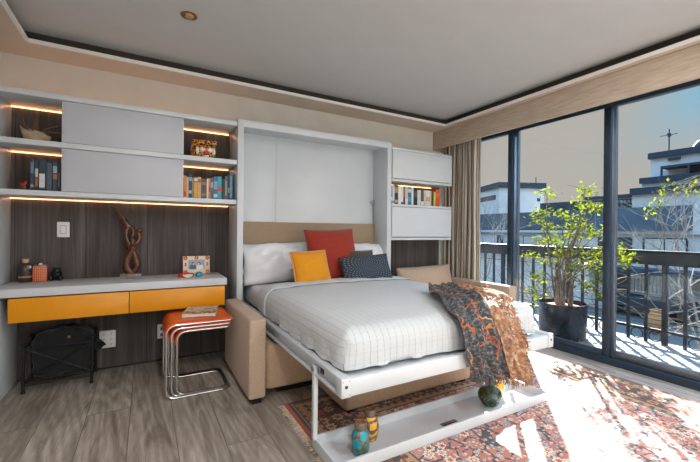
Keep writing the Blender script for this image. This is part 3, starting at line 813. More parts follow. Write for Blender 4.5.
# ------------------------------------------------------------------ right cabinet
RC = thing('wall_cabinet', 'white wall cabinet with two flap doors and an open book niche beside the curtain', 'cabinet', (2.7, 3.3, 1.03))
x0, x1 = 2.262, 3.125
MB().box(x0, x1, 3.12, 3.468, 1.99, 2.012, bev=.0015).build('top_board', 'white', RC)
MB().box(x0, x1, 3.12, 3.468, 1.655, 1.68, bev=.0015).build('niche_ceiling', 'white', RC)
MB().box(x0, x1, 3.12, 3.468, 1.385, 1.410, bev=.0015).build('niche_floor', 'white', RC)
MB().box(x0, x1, 3.12, 3.468, 1.025, 1.052, bev=.0015).build('bottom_board', 'white', RC)
for a, b in ((1.052, 1.385), (1.68, 1.99)):
    MB().box(x0, 2.285, 3.14, 3.468, a, b).build('side_panel', 'white', RC)
    MB().box(3.095, x1, 3.14, 3.468, a, b).build('side_panel', 'white', RC)
MB().box(2.268, x1-.002, 3.118, 3.136, 1.686, 1.986, bev=.002).build('flap_door', 'white', RC)
MB().box(2.268, x1-.002, 3.118, 3.136, 1.060, 1.381, bev=.002).build('flap_door', 'white', RC)
MB().box(2.29, 3.06, 3.40, 3.408, 1.650, 1.6545).build('light_strip', 'led', RC)

# curtain
def cur(u, v):
    y = 2.885+.565*u
    z = 2.26-2.235*v
    ph = u*2*PI*7
    a = .036*(.75+.25*v)
    return (3.325+a*math.sin(ph)+.012*math.sin(ph*.5+1)+.004*math.sin(v*9+u*20), y+.010*math.cos(ph)+.006*math.sin(v*5+u*9), z)
cu = MB().grid(cur, 220, 24, lambda u, v: (u*1.55, v*2.2)).build('curtain', 'curtain', angle=180)
tag(cu, 'striped beige and brown pleated curtain hanging in the corner by the window', 'curtain')
cu.modifiers.new('thick', 'SOLIDIFY').thickness = .003

# ------------------------------------------------------------------ rug
rg = MB().box(.772, 3.19, .10, 2.215, .001, .011).build('area_rug', 'rug'); tag(rg, 'red, navy and cream patterned wool rug under the bed', 'rug')
fm = MB(); rnd = random.Random(2)
for i in range(240):
    y = .11+2.1*i/240+rnd.uniform(-.003, .003)
    L = rnd.uniform(.025, .045); dy = rnd.uniform(-.012, .012)
    fm.tube([(.776, y, .006), (.772-L*.5, y+dy*.4, .004), (.772-L, y+dy, .003)], [.004, .0035, .0025], 4)
fo = fm.build('fringe', 'rugfringe', rg); fo['kind'] = 'stuff'

# ------------------------------------------------------------------ nest of three orange tables
def c_table(k, label):
    x0, x1 = .122+.032*k, .522-.006*k
    y0, y1 = 2.625+.016*k, 3.02-.016*k
    zt = .500-.027*k
    r = .0095; rb = .055
    t = thing('nesting_table', label, 'side table', ((x0+x1)/2, (y0+y1)/2, 0), 'orange nesting tables')
    zf = r+.001
    def arc(c, a0, a1, y, n=6):
        return [(c[0]+rb*math.cos(a0+(a1-a0)*i/n), y, c[1]+rb*math.sin(a0+(a1-a0)*i/n)) for i in range(n+1)]
    def side(y):
        return [(x1, y, zt-.012)]+arc((x0+rb, zt-.012-rb), PI/2, PI, y)+arc((x0+rb, zf+rb), PI, 1.5*PI, y)
    A = side(y0); B = side(y1)
    rc = .05
    corner1 = [(x1-rc+rc*math.sin(a*PI/12), y0+rc-rc*math.cos(a*PI/12), zf) for a in range(7)]
    corner2 = [(x1-rc+rc*math.cos(a*PI/12), y1-rc+rc*math.sin(a*PI/12), zf) for a in range(7)]
    path = A+corner1+corner2+B[::-1]
    MB().tube(path, r, 10).build('tube_frame', 'chrome', t)
    # thin curved top, slung between the tubes and turned down over the left bend
    prof = [(x1+.012, zt), (x1, zt+.001)]+[(x0+rb+ (rb+.011)*math.cos(PI/2+PI/2*i/7), zt-.012-rb+(rb+.011)*math.sin(PI/2+PI/2*i/7)) for i in range(8)]+[(x0-.011, zt-.012-rb-.03)]
    n = len(prof)-1
    def top(u, v):
        q = u*n; i = min(int(q), n-1); f = q-i
        x = prof[i][0]*(1-f)+prof[i+1][0]*f; z = prof[i][1]*(1-f)+prof[i+1][1]*f
        return (x, y0-.008+(y1-y0+.016)*v, z)
    o = MB().grid(top, n*2, 6).build('curved_top', 'orange', t)
    o.modifiers.new('thick', 'SOLIDIFY').thickness = .006
    return t
c_table(0, 'topmost and largest of the orange nesting tables, with a book on it')
c_table(1, 'middle one of the orange nesting tables, between the largest and the smallest')
c_table(2, 'lowest and smallest of the orange nesting tables, nested inside the others')
# book on the tables
bk = thing('book', 'paperback book with a photo cover lying on the orange tables', 'book', (.36, 2.80, .501))
Rz = Matrix.Rotation(math.radians(-14), 4, 'Z'); pv = (.365, 2.815, .501)
cvm = MB().box(.255, .475, 2.69, 2.94, .5015, .504).box(.255, .475, 2.69, 2.94, .525, .5275).box(.253, .2565, 2.69, 2.94, .5015, .5275)
T = Matrix.Translation(Vector((-.005, .05, 0))+Vector(pv)) @ Rz @ Matrix.Translation(-Vector(pv))
cvm.bm.transform(T); cvm.build('cover', 'bookcover', bk)
pg = MB().box(.2575, .471, 2.694, 2.936, .504, .525); pg.bm.transform(T); pg.build('pages', 'page', bk)

# ------------------------------------------------------------------ things on the desk (top at .730)
DZ = .7305
bt = thing('flask_bottle', 'dark brown leather bottle with cork stopper and pewter neck tag on the desk', 'bottle', (-.750, 3.40, DZ))
MB().lathe([(.038, 0), (.040, .004), (.040, .100), (.038, .116), (.028, .126), (.018, .131), (.016, .140)], (-.750, 3.40, DZ)).build('body', 'bottle', bt)
MB().lathe([(.0412, .032), (.0418, .034), (.0418, .043), (.0412, .045)], (-.750, 3.40, DZ)).build('leather_band', 'tanband', bt)
MB().lathe([(.013, .136), (.019, .140), (.020, .162), (.017, .165)], (-.750, 3.40, DZ)).build('stopper', 'cork', bt)
MB().ball((-.726, 3.366, DZ+.106), .016, (1, .18, 1)).build('neck_tag', 'tag', bt)
ml = thing('lidded_canister', 'red lattice patterned canister with a grey lid beside the brown bottle', 'canister', (-.668, 3.405, DZ))
MB().box(-.707, -.627, 3.37, 3.44, DZ, DZ+.112, bev=.006).build('body', 'lattice', ml)
MB().box(-.703, -.631, 3.374, 3.436, DZ+.112, DZ+.120, bev=.003).build('lid', 'tag', ml)
MB().lathe([(.010, .120), (.011, .123), (.011, .130), (.008, .132)], (-.668, 3.405, DZ), 12).build('knob', 'plastic', ml)
fg = MB(); c = Vector((-.580, 3.41, DZ))
fg.ball(c+Vector((0, .005, .036)), .030, (1, .95, 1.0)).ball(c+Vector((.006, -.020, .060)), .020, (1, .9, .95))
for sx in (-1, 1):
    fg.ball(c+Vector((sx*.022+.002, -.022, .017)), .013, (.8, .9, 1.3)); fg.ball(c+Vector((sx*.018+.006, -.012, .075)), .007)
    fg.ball(c+Vector((sx*.020, .012, .012)), .015, (1, 1.2, .8))
fg.tube(spline([c+Vector((.006, -.038, .058)), c+Vector((.008, -.046, .042)), c+Vector((.010, -.046, .022))], 5), lerpr([.008, .006, .004], 5), 8)
for v_ in fg.bm.verts: v_.co = c+(v_.co-c)*1.22
tag(fg.build('animal_figurine', 'fig'), 'small blue-black seated animal figurine right of the red canister', 'figurine')

# wooden sculpture of entwined shapes
sc = thing('wood_sculpture', 'polished dark wood sculpture of entwined curves reaching upwards on a stone base', 'sculpture', (-.115, 3.36, DZ))
MB().box(-.175, -.030, 3.31, 3.41, DZ, DZ+.034, bev=.006).build('base', 'stone', sc)
sm = MB(); O = Vector((-.098, 3.36, DZ+.032))
def sw_(pts, rs, n=8): sm.tube([O+p for p in spline([Vector((q[0]*.82, q[1], q[2])) for q in pts], n)], [q*1.3 for q in lerpr(rs, n)], 10)
sw_([(.0, 0, .002), (-.038, 0, .050), (-.036, .002, .105), (-.004, 0, .175), (.010, -.004, .245), (-.010, 0, .300)], [.020, .021, .019, .020, .022, .014])
sw_([(.004, 0, .002), (.042, 0, .055), (.038, -.004, .110), (.008, .002, .175), (-.026, .004, .215), (.030, -.02, .235), (.066, -.01, .280), (.052, 0, .325), (.022, .004, .322)], [.019, .021, .018, .018, .016, .015, .014, .013, .010])
sw_([(.020, .0, .195), (-.030, 0, .245), (-.048, 0, .31), (-.034, 0, .365), (-.004, 0, .372), (.010, 0, .335), (.004, 0, .29), (.026, 0, .25)], [.016, .018, .014, .013, .013, .013, .014, .014])
sw_([(-.026, 0, .372), (-.052, 0, .405), (-.088, .002, .445), (-.122, .004, .485), (-.140, .004, .515)], [.016, .017, .015, .011, .003])
sw_([(-.046, 0, .395), (-.075, -.012, .445), (-.104, -.014, .480)], [.010, .009, .003])
sm.ball(O+Vector((.055, -.004, .345)), .020, (1.2, .9, .9))
sm.build('figure', 'scul', sc)
# bowl, glass piece and framed photo
bw = thing('round_dish', 'small red dish with white heart-shaped front on the desk by the framed photo', 'dish', (.283, 3.21, DZ))
MB().lathe([(.050, 0), (.058, .003), (.060, .030), (.056, .031), (.054, .008), (.002, .007)], (.283, 3.21, DZ)).build('body', 'redlac', bw)
hm = MB()
hm.grid(lambda u, v: (.283+.061*math.sin((u-.5)*1.5+.28), 3.21-.061*math.cos((u-.5)*1.5+.28), DZ+.029-.026*v*(math.sqrt(max(0, 1-(2*u-1)**2)))), 14, 6)
hm.build('white_patch', 'cream', bw)
gl = MB().lathe([(.010, 0), (.022, .004), (.028, .018), (.024, .032), (.012, .040), (.004, .043)], (.382, 3.20, DZ), 12)
tag(gl.build('glass_paperweight', 'blueglass'), 'small turquoise glass paperweight in front of the framed photo', 'paperweight')
pf = thing('picture_frame', 'cream picture frame with painted orange flowers round a photo of two people', 'picture frame', (.385, 3.40, DZ))
Tf = Matrix.Translation(Vector((.385, 3.385, DZ+.003))) @ Matrix.Rotation(math.radians(-10), 4, 'X')
def fmb(m): m.bm.transform(Tf); return m
W_, H_ = .108, .155
fb = MB().box(-W_, W_, -.004, .008, 0, H_, bev=.002)
fmb(fb).build('frame_board', 'cream', pf)
ph = MB().grid(lambda u, v: (-.066+.132*u, -.0055, .040+.082*v), 2, 2, lambda u, v: (2*u-1, 2*v-1)); fmb(ph).build('photo', 'pic', pf, smooth=False)
fl = MB()
for cx in (-.088, .088, 0):
    for cz in (.018, .138) if cx else (.140,):
        for a in range(5): fl.ball((cx+.011*math.cos(a*1.257), -.005, cz+.011*math.sin(a*1.257)), .008, (1, .3, 1), 8, 6)
for cz in (.075, .09):
    for cx in (-.088, .088): fl.ball((cx, -.005, cz), .009, (1, .3, 1), 8, 6)
fmb(fl).build('painted_flowers', 'flowerp', pf)
MB().poly([(3.405, DZ), (3.44, DZ), (3.408, DZ+.09)], 'x', .38, .39).build('stand', 'cream', pf)

# ------------------------------------------------------------------ black rack with bag under the desk
rk = thing('folding_rack', 'black iron rack with crossed braces standing on the floor under the desk', 'rack', (-.52, 3.3, 0))
rx0, rx1, ry0, ry1 = -.715, -.335, 3.20, 3.43
for x in (rx0, rx1):
    for y in (ry0, ry1):
        p = MB().tube([(x, y, .01), (x, y, .325)], .009, 8).build('post', 'black', rk)
        MB().ball((x, y, .333), .015).build('finial', 'black', p); MB().lathe([(.013, 0), (.014, .004), (.010, .016)], (x, y, 0), 10).build('foot', 'black', p)
for y in (ry0, ry1):
    for z, q in ((.30, .006), (.055, .008), (.085, .005)): MB().tube([(rx0, y, z), (rx1, y, z)], q, 8).build('rail', 'black', rk)
    MB().tube([(rx0, y-.004, .085), (rx1, y-.004, .30)], .005, 8).build('cross_brace', 'black', rk)
    MB().tube([(rx0, y+.004, .30), (rx1, y+.004, .085)], .005, 8).build('cross_brace', 'black', rk)
for x in (rx0, rx1):
    for z in (.30, .055): MB().tube([(x, ry0, z), (x, ry1, z)], .006, 8).build('end_rail', 'black', rk)
bagm = MB()
def bagp(u, v):
    th_ = u*2*PI; ph_ = (v-.5)*PI
    cx = math.copysign(abs(math.cos(th_))**.5, math.cos(th_)); cy = math.copysign(abs(math.sin(th_))**.6, math.sin(th_)); cz = math.copysign(abs(math.sin(ph_))**.55, math.sin(ph_)); cc = max(0, math.cos(ph_))**.35
    n = mnoise.noise(Vector((cx*3, cy*2, cz*4+2)))*.018
    return (-.515+(.172+n)*cx*cc, 3.315+(.085+n)*cy*cc, .235+(.165+n*.7)*cz+.012*math.sin(cx*3+1))
bagm.grid(bagp, 48, 26)
bagm.bm.verts.ensure_lookup_table(); bmesh.ops.remove_doubles(bagm.bm, verts=bagm.bm.verts, dist=.0005)
bg = bagm.build('soft_bag', 'blackcloth', angle=180); tag(bg, 'black soft bag stuffed inside the black iron rack', 'bag')
MB().grid(lambda u, v: (-.345+.085*u*(1-.3*v), 3.30+.05*math.sin(v*3+u), .20+.125*v-.06*u*(v-.25)+.01*math.sin(u*9)), 8, 8).build('side_flap', 'blackcloth', bg, angle=180)
MB().box(-.48, -.465, 3.225, 3.236, .335, .352, bev=.002).build('brass_clip', 'hair', bg)

# ------------------------------------------------------------------ shelf objects
sw2 = thing('driftwood_bowl', 'bleached driftwood bowl with twigs and a shell on the top left shelf', 'bowl', (-.68, 3.30, 1.706))
def drift(u, v):
    a = u*2*PI; r = [.0, .070, .088, .082, .076, .0][0] if False else None
    rr = (.054+.032*math.sin(min(v*1.5, 1)*PI/2)) if v < .62 else (.086-.012*(v-.62)/.38-.070*max(0, v-.8)/.2)
    zz = v/.62*.052 if v < .62 else .052-.03*max(0, (v-.75))/.25
    zz += (.030*max(0, -math.cos(a))**2-.012*math.cos(a)*.5)*min(1, v*2)*(1 if v < .8 else .5)
    return (-.68+rr*1.0*math.cos(a), 3.30+rr*.62*math.sin(a), 1.7065+zz*1.35)
MB().grid(drift, 28, 14).build('bowl_body', 'drift', sw2, angle=180)
MB().ball((-.672, 3.295, 1.786), .044, (1.25, .8, .42), rot=Matrix.Rotation(.25, 3, 'Y')).build('shell', 'shell', sw2)
tw = MB(); rnd = random.Random(11)
for (a, b) in (((-.75, 3.29, 1.76), (-.775, 3.28, 1.85)), ((-.72, 3.29, 1.76), (-.715, 3.27, 1.83)), ((-.70, 3.30, 1.77), (-.70, 3.3, 1.86)), ((-.66, 3.28, 1.77), (-.575, 3.25, 1.795)), ((-.64, 3.29, 1.755), (-.56, 3.26, 1.745)), ((-.70, 3.28, 1.77), (-.62, 3.26, 1.75))):
    a, b = Vector(a), Vector(b); m_ = (a+b)/2+Vector((rnd.uniform(-.012, .012), 0, rnd.uniform(-.01, .014)))
    up_ = Vector((.03, -.03, .032)); a, m_, b = a+up_, m_+up_, b+up_*1.2
    tw.tube(spline([a, m_, b], 5), lerpr([.006, .005, .003], 5), 6)
tw.build('twigs', 'thorn', sw2)
fgm = MB().ball((-.735, 3.27, 1.398), .026, (1.1, .9, 1.05)).ball((-.722, 3.255, 1.428), .016).ball((-.748, 3.26, 1.42), .013)
ff = fgm.build('bird_figurine', 'scul'); tag(ff, 'small dark wooden figurine with a red patch left of the dark books', 'figurine')
MB().ball((-.730, 3.243, 1.415), .013, (1.2, .5, .9)).build('red_patch', 'redlac', ff)

# leopard head planter
lp = thing('leopard_planter', 'spotted leopard head pot with open red mouth in the lit niche', 'pot', (.415, 3.27, 1.706))
c = (.415, 3.27, 1.7065)
MB().lathe([(.065, 0), (.085, .010), (.100, .045), (.102, .085), (.092, .125), (.082, .150), (.076, .150), (.086, .12), (.09, .06), (.01, .03)], c, 28).build('body', 'leopard', lp)
for sx in (-1, 1):
    e = MB().ball((c[0]+sx*.075+.008, c[1]-.035, c[2]+.140), .024, (1, .5, .9)).build('ear', 'leopard', lp)
    MB().ball((c[0]+sx*.036+.010, c[1]-.094, c[2]+.108), .013, (1.3, .6, .7)).build('eye', 'blackg', lp)
    MB().ball((c[0]+sx*.027+.010, c[1]-.103, c[2]+.066), .020, (1.1, .8, .9)).build('muzzle', 'muzzle', lp)
    MB().ball((c[0]+sx*.062+.008, c[1]-.082, c[2]+.060), .026, (.55, .6, 1.2)).build('cheek', 'muzzle', lp)
MB().ball((c[0]+.010, c[1]-.098, c[2]+.016), .018, (1.2, .7, .7)).build('chin', 'muzzle', lp)
MB().ball((c[0]+.010, c[1]-.110, c[2]+.038), .021, (1.2, .75, .85)).build('mouth', 'mouth', lp)
MB().ball((c[0]+.010, c[1]-.120, c[2]+.084), .012, (1.2, .7, .8)).build('nose', 'mouth', lp)

# books
def book(x0, x1, y0, h, col, z, label, group, rough=.5, patch=None, depth=.15, lean=0):
    m = 'book_cloth_'+col.strip('#')
    if m not in M: M[m] = plain(m, col, rough, var=.06, vscale=30)
    t = .0018
    mb = MB().box(x0, x0+t, y0, y0+depth, z, z+h).box(x1-t, x1, y0, y0+depth, z, z+h).box(x0, x1, y0-.002, y0+t, z, z+h)
    mb.box(x0+t, x1-t, y0+t, y0+depth-.004, z+.003, z+h-.004, m=1)
    if lean: bmesh.ops.rotate(mb.bm, cent=(x0, y0, z), matrix=Matrix.Rotation(lean, 3, 'Y'), verts=mb.bm.verts)
    o = mb.build('book', [m, 'page'], smooth=False)
    tag(o, label, 'book', group)
    for (a, b, pc) in (patch or []):
        pm = 'book_print_'+pc.strip('#')
        if pm not in M: M[pm] = plain(pm, pc, .6, var=.05, vscale=60)
        q = MB().box(x0+.002, x1-.002, y0-.0032, y0-.0018, z+h*a, z+h*b)
        if lean: bmesh.ops.rotate(q.bm, cent=(x0, y0, z), matrix=Matrix.Rotation(lean, 3, 'Y'), verts=q.bm.verts)
        q.build('spine_print', pm, o, smooth=False)
    return o
G1 = 'dark books on the lower left shelf'
spec = [(.024, .218, '#2c3c4e', [(.12, .2, '#8c98a4'), (.55, .9, '#63798e')], 'dark blue book, leftmost of the books on the lower left shelf'),
        (.020, .215, '#26303a', [(.45, .72, '#b9b7b0'), (.15, .4, '#9a5a34')], 'narrow dark book with cream and brown spine bands on the lower left shelf'),
        (.036, .222, '#243748', [(.12, .55, '#c9ccce')], 'thick navy book with large white spine label on the lower left shelf'),
        (.005, .205, '#44566a', None, 'very thin slate blue booklet beside the thick navy book'),
        (.030, .215, '#1d242c', [(.08, .92, '#4a5a68')], 'black book with grey-blue spine lettering band, right of the thin slate booklet'),
        (.028, .212, '#31465c', [(.62, .85, '#93a6b6'), (.42, .58, '#a9713f')], 'blue book with pale and copper spine bands on the lower left shelf'),
        (.014, .195, '#20262c', [(.2, .7, '#6b6f70')], 'narrow black book beside the door panel on the lower left shelf')]
x = -.690
for w_, h_, c_, p_, l_ in spec:
    book(x, x+w_-.0015, 3.215, h_, c_, 1.3705, l_, G1, patch=p_); x += w_+.001
G2 = 'books in the right niche of the shelf unit'
spec = [(.022, .185, '#d98320', [(.1, .3, '#c0452a')], 'orange book, leftmost in the niche under the leopard pot'),
        (.016, .175, '#b9ada0', None, 'thin pale beige book beside the orange book under the leopard pot'),
        (.026, .205, '#2b4157', [(.7, .85, '#8fa3b4'), (.2, .32, '#c8b28c')], 'tall navy book near the left end of the niche under the leopard pot'),
        (.014, .170, '#8d8478', None, 'thin grey-brown book between the navy and the yellow books'),
        (.030, .180, '#6f5c4a', [(.05, .75, '#e0a41e'), (.8, .95, '#cfc6b4')], 'brown book with a large yellow spine panel under the leopard pot'),
        (.026, .182, '#c2a486', [(.75, .9, '#8e5f44')], 'tan book right of the yellow spined book'),
        (.044, .168, '#5a4536', [(.15, .3, '#8a6d52'), (.7, .85, '#8a6d52')], 'thick dark brown book with tan bands in the niche under the leopard pot'),
        (.014, .172, '#d4d0c6', None, 'thin off white book beside the thick brown one'),
        (.016, .176, '#b88d70', [(.35, .6, '#b83c28')], 'thin tan book with a red spine patch under the leopard pot'),
        (.024, .180, '#5d5a56', [(.55, .8, '#a79f90')], 'grey book with a beige spine patch under the leopard pot'),
        (.034, .195, '#2f6a9c', [(.1, .25, '#b9cbd8'), (.45, .8, '#7ea3c2')], 'wide mid blue book in the niche under the leopard pot'),
        (.032, .198, '#1f9bb4', [(.35, .55, '#cc4a2a')], 'turquoise book with a red spine patch under the leopard pot'),
        (.026, .180, '#22282e', None, 'plain black book right of the turquoise book'),
        (.022, .205, '#55606a', [(.2, .8, '#878f94')], 'slate grey book third from the right end of the niche under the leopard pot'),
        (.020, .215, '#2d3238', [(.3, .5, '#7d8a3a')], 'tall charcoal book with a green spine patch beside the blue end book'),
        (.024, .235, '#2a6fa0', [(.1, .9, '#6fa3c6')], 'tallest book, bright blue, at the right end of the niche')]
x = .262
for w_, h_, c_, p_, l_ in spec:
    book(x, x+w_-.0015, 3.215, h_, c_, 1.3705, l_, G2, patch=p_); x += w_-.0003
G3 = 'books in the niche of the right cabinet'
spec = [(.020, .210, '#3f74a4', [(.2, .4, '#c9d2d8')], 'blue book, leftmost in the right cabinet niche'),
        (.028, .205, '#cfd3d6', [(.1, .2, '#3a6ea0')], 'white book with blue foot band, second in the right cabinet niche'),
        (.050, .215, '#26303b', [(.1, .25, '#b09a6c'), (.6, .9, '#a8895a')], 'thick dark navy book with tan lettering bands in the right cabinet niche'),
        (.034, .210, '#dfe1e2', None, 'plain white book right of the thick navy one'),
        (.036, .208, '#d2d4d4', [(.05, .15, '#2f3338')], 'white book with a black mark at the foot of its spine'),
        (.026, .208, '#3d3a38', [(.4, .9, '#8c6c46')], 'dark book with a brown spine panel in the right cabinet niche'),
        (.036, .202, '#cdbfb0', [(.1, .35, '#e3dfd8')], 'cream book in the middle of the right cabinet niche'),
        (.052, .205, '#3b6e98', [(.2, .45, '#35a0a8'), (.7, .9, '#b9c6d0')], 'blue and teal book in the middle of the right cabinet niche'),
        (.028, .206, '#d5d6d4', None, 'white book between the teal and the black books'),
        (.056, .205, '#20252c', [(.5, .8, '#454d58')], 'thick black book in the right cabinet niche'),
        (.050, .180, '#cfcbc3', None, 'shorter pale grey book right of the thick black book'),
        (.044, .178, '#46515c', [(.05, .3, '#dcdcd8')], 'slate book with white label at the spine foot in the right cabinet niche'),
        (.030, .182, '#c3bdb0', None, 'beige book between the slate and the orange-marked books'),
        (.062, .182, '#d3cfc8', [(.3, .6, '#d9a25c')], 'wide off white book with an orange spine patch'),
        (.022, .180, '#b8b6b0', None, 'thin grey book beside the wide orange-patched one'),
        (.034, .178, '#33373c', None, 'charcoal book left of the lime green book'),
        (.030, .176, '#b9c41e', None, 'lime green book near the right end of the right cabinet niche'),
        (.055, .205, '#d5431f', [(.55, .75, '#e0632f')], 'bright orange red book at the right end of the right cabinet niche')]
x = 2.312
for w_, h_, c_, p_, l_ in spec:
    book(x, x+w_-.002, 3.205, h_, c_, 1.4105, l_, G3, patch=p_); x += w_+.0002

# ------------------------------------------------------------------ vases on the low shelf
VZ = .0265
def small_vase(name, label, mat, c, s, rim):
    t = thing(name, label, 'vase', c)
    pr = [(.026, 0), (.036, .004), (.044, .04), (.0455, .075), (.041, .105), (.027, .122)]
    MB().lathe([(r*s, z*s) for r, z in pr], c).build('body', mat, t)
    MB().lathe([(.027*s, .122*s), (.030*s, .128*s), (.031*s, .155*s), (.028*s, .160*s), (.022*s, .160*s), (.021*s, .125*s)], c).build('neck', 'vneck', t)
    MB().lathe([(.0215*s, .127*s), (.0225*s, .158*s), (.0005, .140*s)][::1], c).build('inside', rim, t)
    return t
small_vase('ceramic_vase', 'turquoise vase with grey clay neck, nearest on the low white shelf', 'vblue', (.925, 1.515, VZ), 1.0, 'vin')
small_vase('ceramic_vase', 'golden yellow vase with grey clay neck behind the turquoise one', 'vyel', (1.035, 1.60, VZ), 1.0, 'vin')
c = (1.905, 1.555, VZ)
t = thing('round_vase', 'round mottled green and blue vase with narrow neck on the low white shelf', 'vase', c)
MB().lathe([(.030, 0), (.050, .010), (.072, .045), (.074, .070), (.062, .100), (.036, .120), (.022, .130)], c, 28).build('body', 'vgreen', t)
MB().lathe([(.022, .130), (.019, .150), (.022, .172), (.030, .180), (.026, .181), (.016, .165), (.001, .14)], c, 20).build('neck', 'vgreen', t)
c = (2.065, 1.625, VZ)
t = thing('candle_glass', 'amber glass candle holder behind the round green vase', 'candle holder', c)
MB().lathe([(.036, 0), (.040, .004), (.043, .110), (.040, .110), (.037, .012), (.001, .010)], c, 20).build('glass_cup', 'amber', t)
MB().lathe([(.0445, .03), (.0445, .058)], c, 20).build('peach_band', 'amber2', t)

# ------------------------------------------------------------------ potted tree on the balcony
def leaf(mb, p, d, up, s):
    d = d.normalized(); sd = d.cross(up)
    sd = sd.normalized() if sd.length > 1e-4 else d.orthogonal().normalized()
    nn = sd.cross(d)
    a = mb.bm.verts.new(p); b = mb.bm.verts.new(p+d*s*.5+sd*s*.30-nn*s*.07); c_ = mb.bm.verts.new(p+d*s); e = mb.bm.verts.new(p+d*s*.5-sd*s*.30-nn*s*.07); m_ = mb.bm.verts.new(p+d*s*.5+nn*s*.05)
    for f in ((a, b, m_), (b, c_, m_), (c_, e, m_), (e, a, m_)): mb.bm.faces.new(f)
pc = Vector((4.12, 2.39, -.05))
pt = thing('potted_tree', 'leafy small tree with many thin trunks in a dark pot on the balcony', 'potted plant', pc)
MB().lathe([(.222, 0), (.232, .01), (.245, .36), (.254, .365), (.254, .385), (.234, .385), (.231, .33)], pc, 40).build('pot', 'pot', pt)
MB().lathe([(.232, .335), (.15, .352), (.05, .358), (.002, .36)], pc, 32).build('soil', 'soil', pt)
CL = [(3.96,2.48,1.57),(4.14,2.64,1.37),(4.04,2.65,1.3),(4.17,2.45,1.33),(4.18,2.29,1.31),(3.86,2.02,1.56),(3.83,1.94,1.4),(4.31,2.27,1.46),(3.97,1.95,1.38),(3.96,2.38,1.04),(4.4,2.41,1.06),(4.09,2.14,1.15),(4.3,2.12,1.11),(4.1,2.65,1.03),(4.19,2.84,0.84),(3.91,2.56,0.62),(4.19,2.8,0.4),(4.32,2.69,0.76),(4.12,2.37,0.87),(4.25,2.5,0.98),(4.21,2.25,0.93),(3.86,1.92,0.9),(4.26,1.98,0.96),(4.16,1.84,0.93),(4.0,1.87,0.84),(3.84,1.68,0.89),(4.32,2.1,0.61),(4.09,2.13,0.56),(4.24,2.01,0.47),(4.33,2.13,0.71),(4.23,2.3,1.21),(4.35,2.44,1.13),(4.05,2.5,1.21),(4.28,2.2,0.8),(4.08,2.23,0.74),(4.36,2.81,0.26)]
rnd = random.Random(21)
stems = []
for i in range(17):
    a = i*2.4; r = .02+.095*rnd.random()
    b = pc+Vector((r*math.cos(a), r*math.sin(a), .335)); tz = rnd.uniform(.30, .52)
    tp = pc+Vector((r*1.3*math.cos(a+.5), r*1.3*math.sin(a+.5), .35+tz))
    mid = (b+tp)/2+Vector((rnd.uniform(-.025, .025), rnd.uniform(-.025, .025), 0))
    MB().tube(spline([b, mid, tp], 5), lerpr([.012, .010, .008], 5), 7).build('trunk', 'bark', pt)
    stems.append(tp)
br = MB(); lf = MB()
for q in CL:
    q = Vector(q); s = min(stems, key=lambda t_: (t_-q).length+rnd.uniform(0, .15))
    m1 = s.lerp(q, .5)+Vector((rnd.uniform(-.05, .05), rnd.uniform(-.05, .05), rnd.uniform(-.02, .06)))
    pth = spline([s-Vector((0, 0, .06)), m1, q], 5); br.tube(pth, lerpr([.008, .006, .003], 5), 5)
    for j in range(3):
        e = q+Vector((rnd.gauss(0, .07), rnd.gauss(0, .07), rnd.gauss(0, .05))); br.tube([q, e], [.003, .0015], 4)
    for j in range(46):
        p = q+Vector((rnd.gauss(0, .045), rnd.gauss(0, .055), rnd.gauss(0, .035)))
        d = Vector((rnd.gauss(0, 1), rnd.gauss(0, 1), rnd.gauss(-.3, .6)))
        leaf(lf, p, d, Vector((rnd.gauss(0, .4), rnd.gauss(0, .4), 1)), rnd.uniform(.036, .06))
br.build('branches', 'bark', pt)
lo = lf.build('foliage', 'leaf', pt, smooth=False)
# a taller shrub to the right, of which one spray reaches into view
pc2 = Vector((4.22, .62, -.05))
p2 = thing('potted_shrub', 'sprays of yellow-green leaves reaching in front of the railing at the right', 'potted plant', pc2)
MB().lathe([(.16, 0), (.17, .01), (.19, .30), (.20, .305), (.20, .325), (.182, .325), (.18, .28)], pc2, 32).build('pot', 'pot', p2)
MB().lathe([(.18, .285), (.05, .30), (.002, .30)], pc2, 24).build('soil', 'soil', p2)
MB().tube(spline([pc2+Vector((0, 0, .28)), (4.21, .66, .8), (4.20, .80, 1.3), (4.2, 1.0, 1.62)], 6), lerpr([.018, .015, .010, .007], 6), 7).build('trunk', 'bark', p2)
br = MB(); lf = MB()
for q in [(4.2, 1.57, 1.39), (4.2, 1.5, 1.55), (4.2, 1.32, 1.52), (4.2, 1.61, 1.34), (4.2, 1.25, 1.55), (4.2, 1.53, 1.47), (4.2, 1.41, 1.56), (4.25, .8, 1.6), (4.1, .7, 1.4)]:
    q = Vector(q); s = Vector((4.2, 1.0, 1.62)); br.tube(spline([s, s.lerp(q, .5)+Vector((0, 0, .05)), q], 5), lerpr([.005, .004, .002], 5), 5)
    for j in range(13):
        p = q+Vector((rnd.gauss(0, .03), rnd.gauss(0, .03), rnd.gauss(0, .025)))
        leaf(lf, p, Vector((rnd.gauss(0, 1), rnd.gauss(0, 1), rnd.gauss(-.4, .6))), Vector((rnd.gauss(0, .4), rnd.gauss(0, .4), 1)), rnd.uniform(.03, .05))
br.build('branches', 'bark', p2); lf.build('foliage', 'leaf', p2, smooth=False)

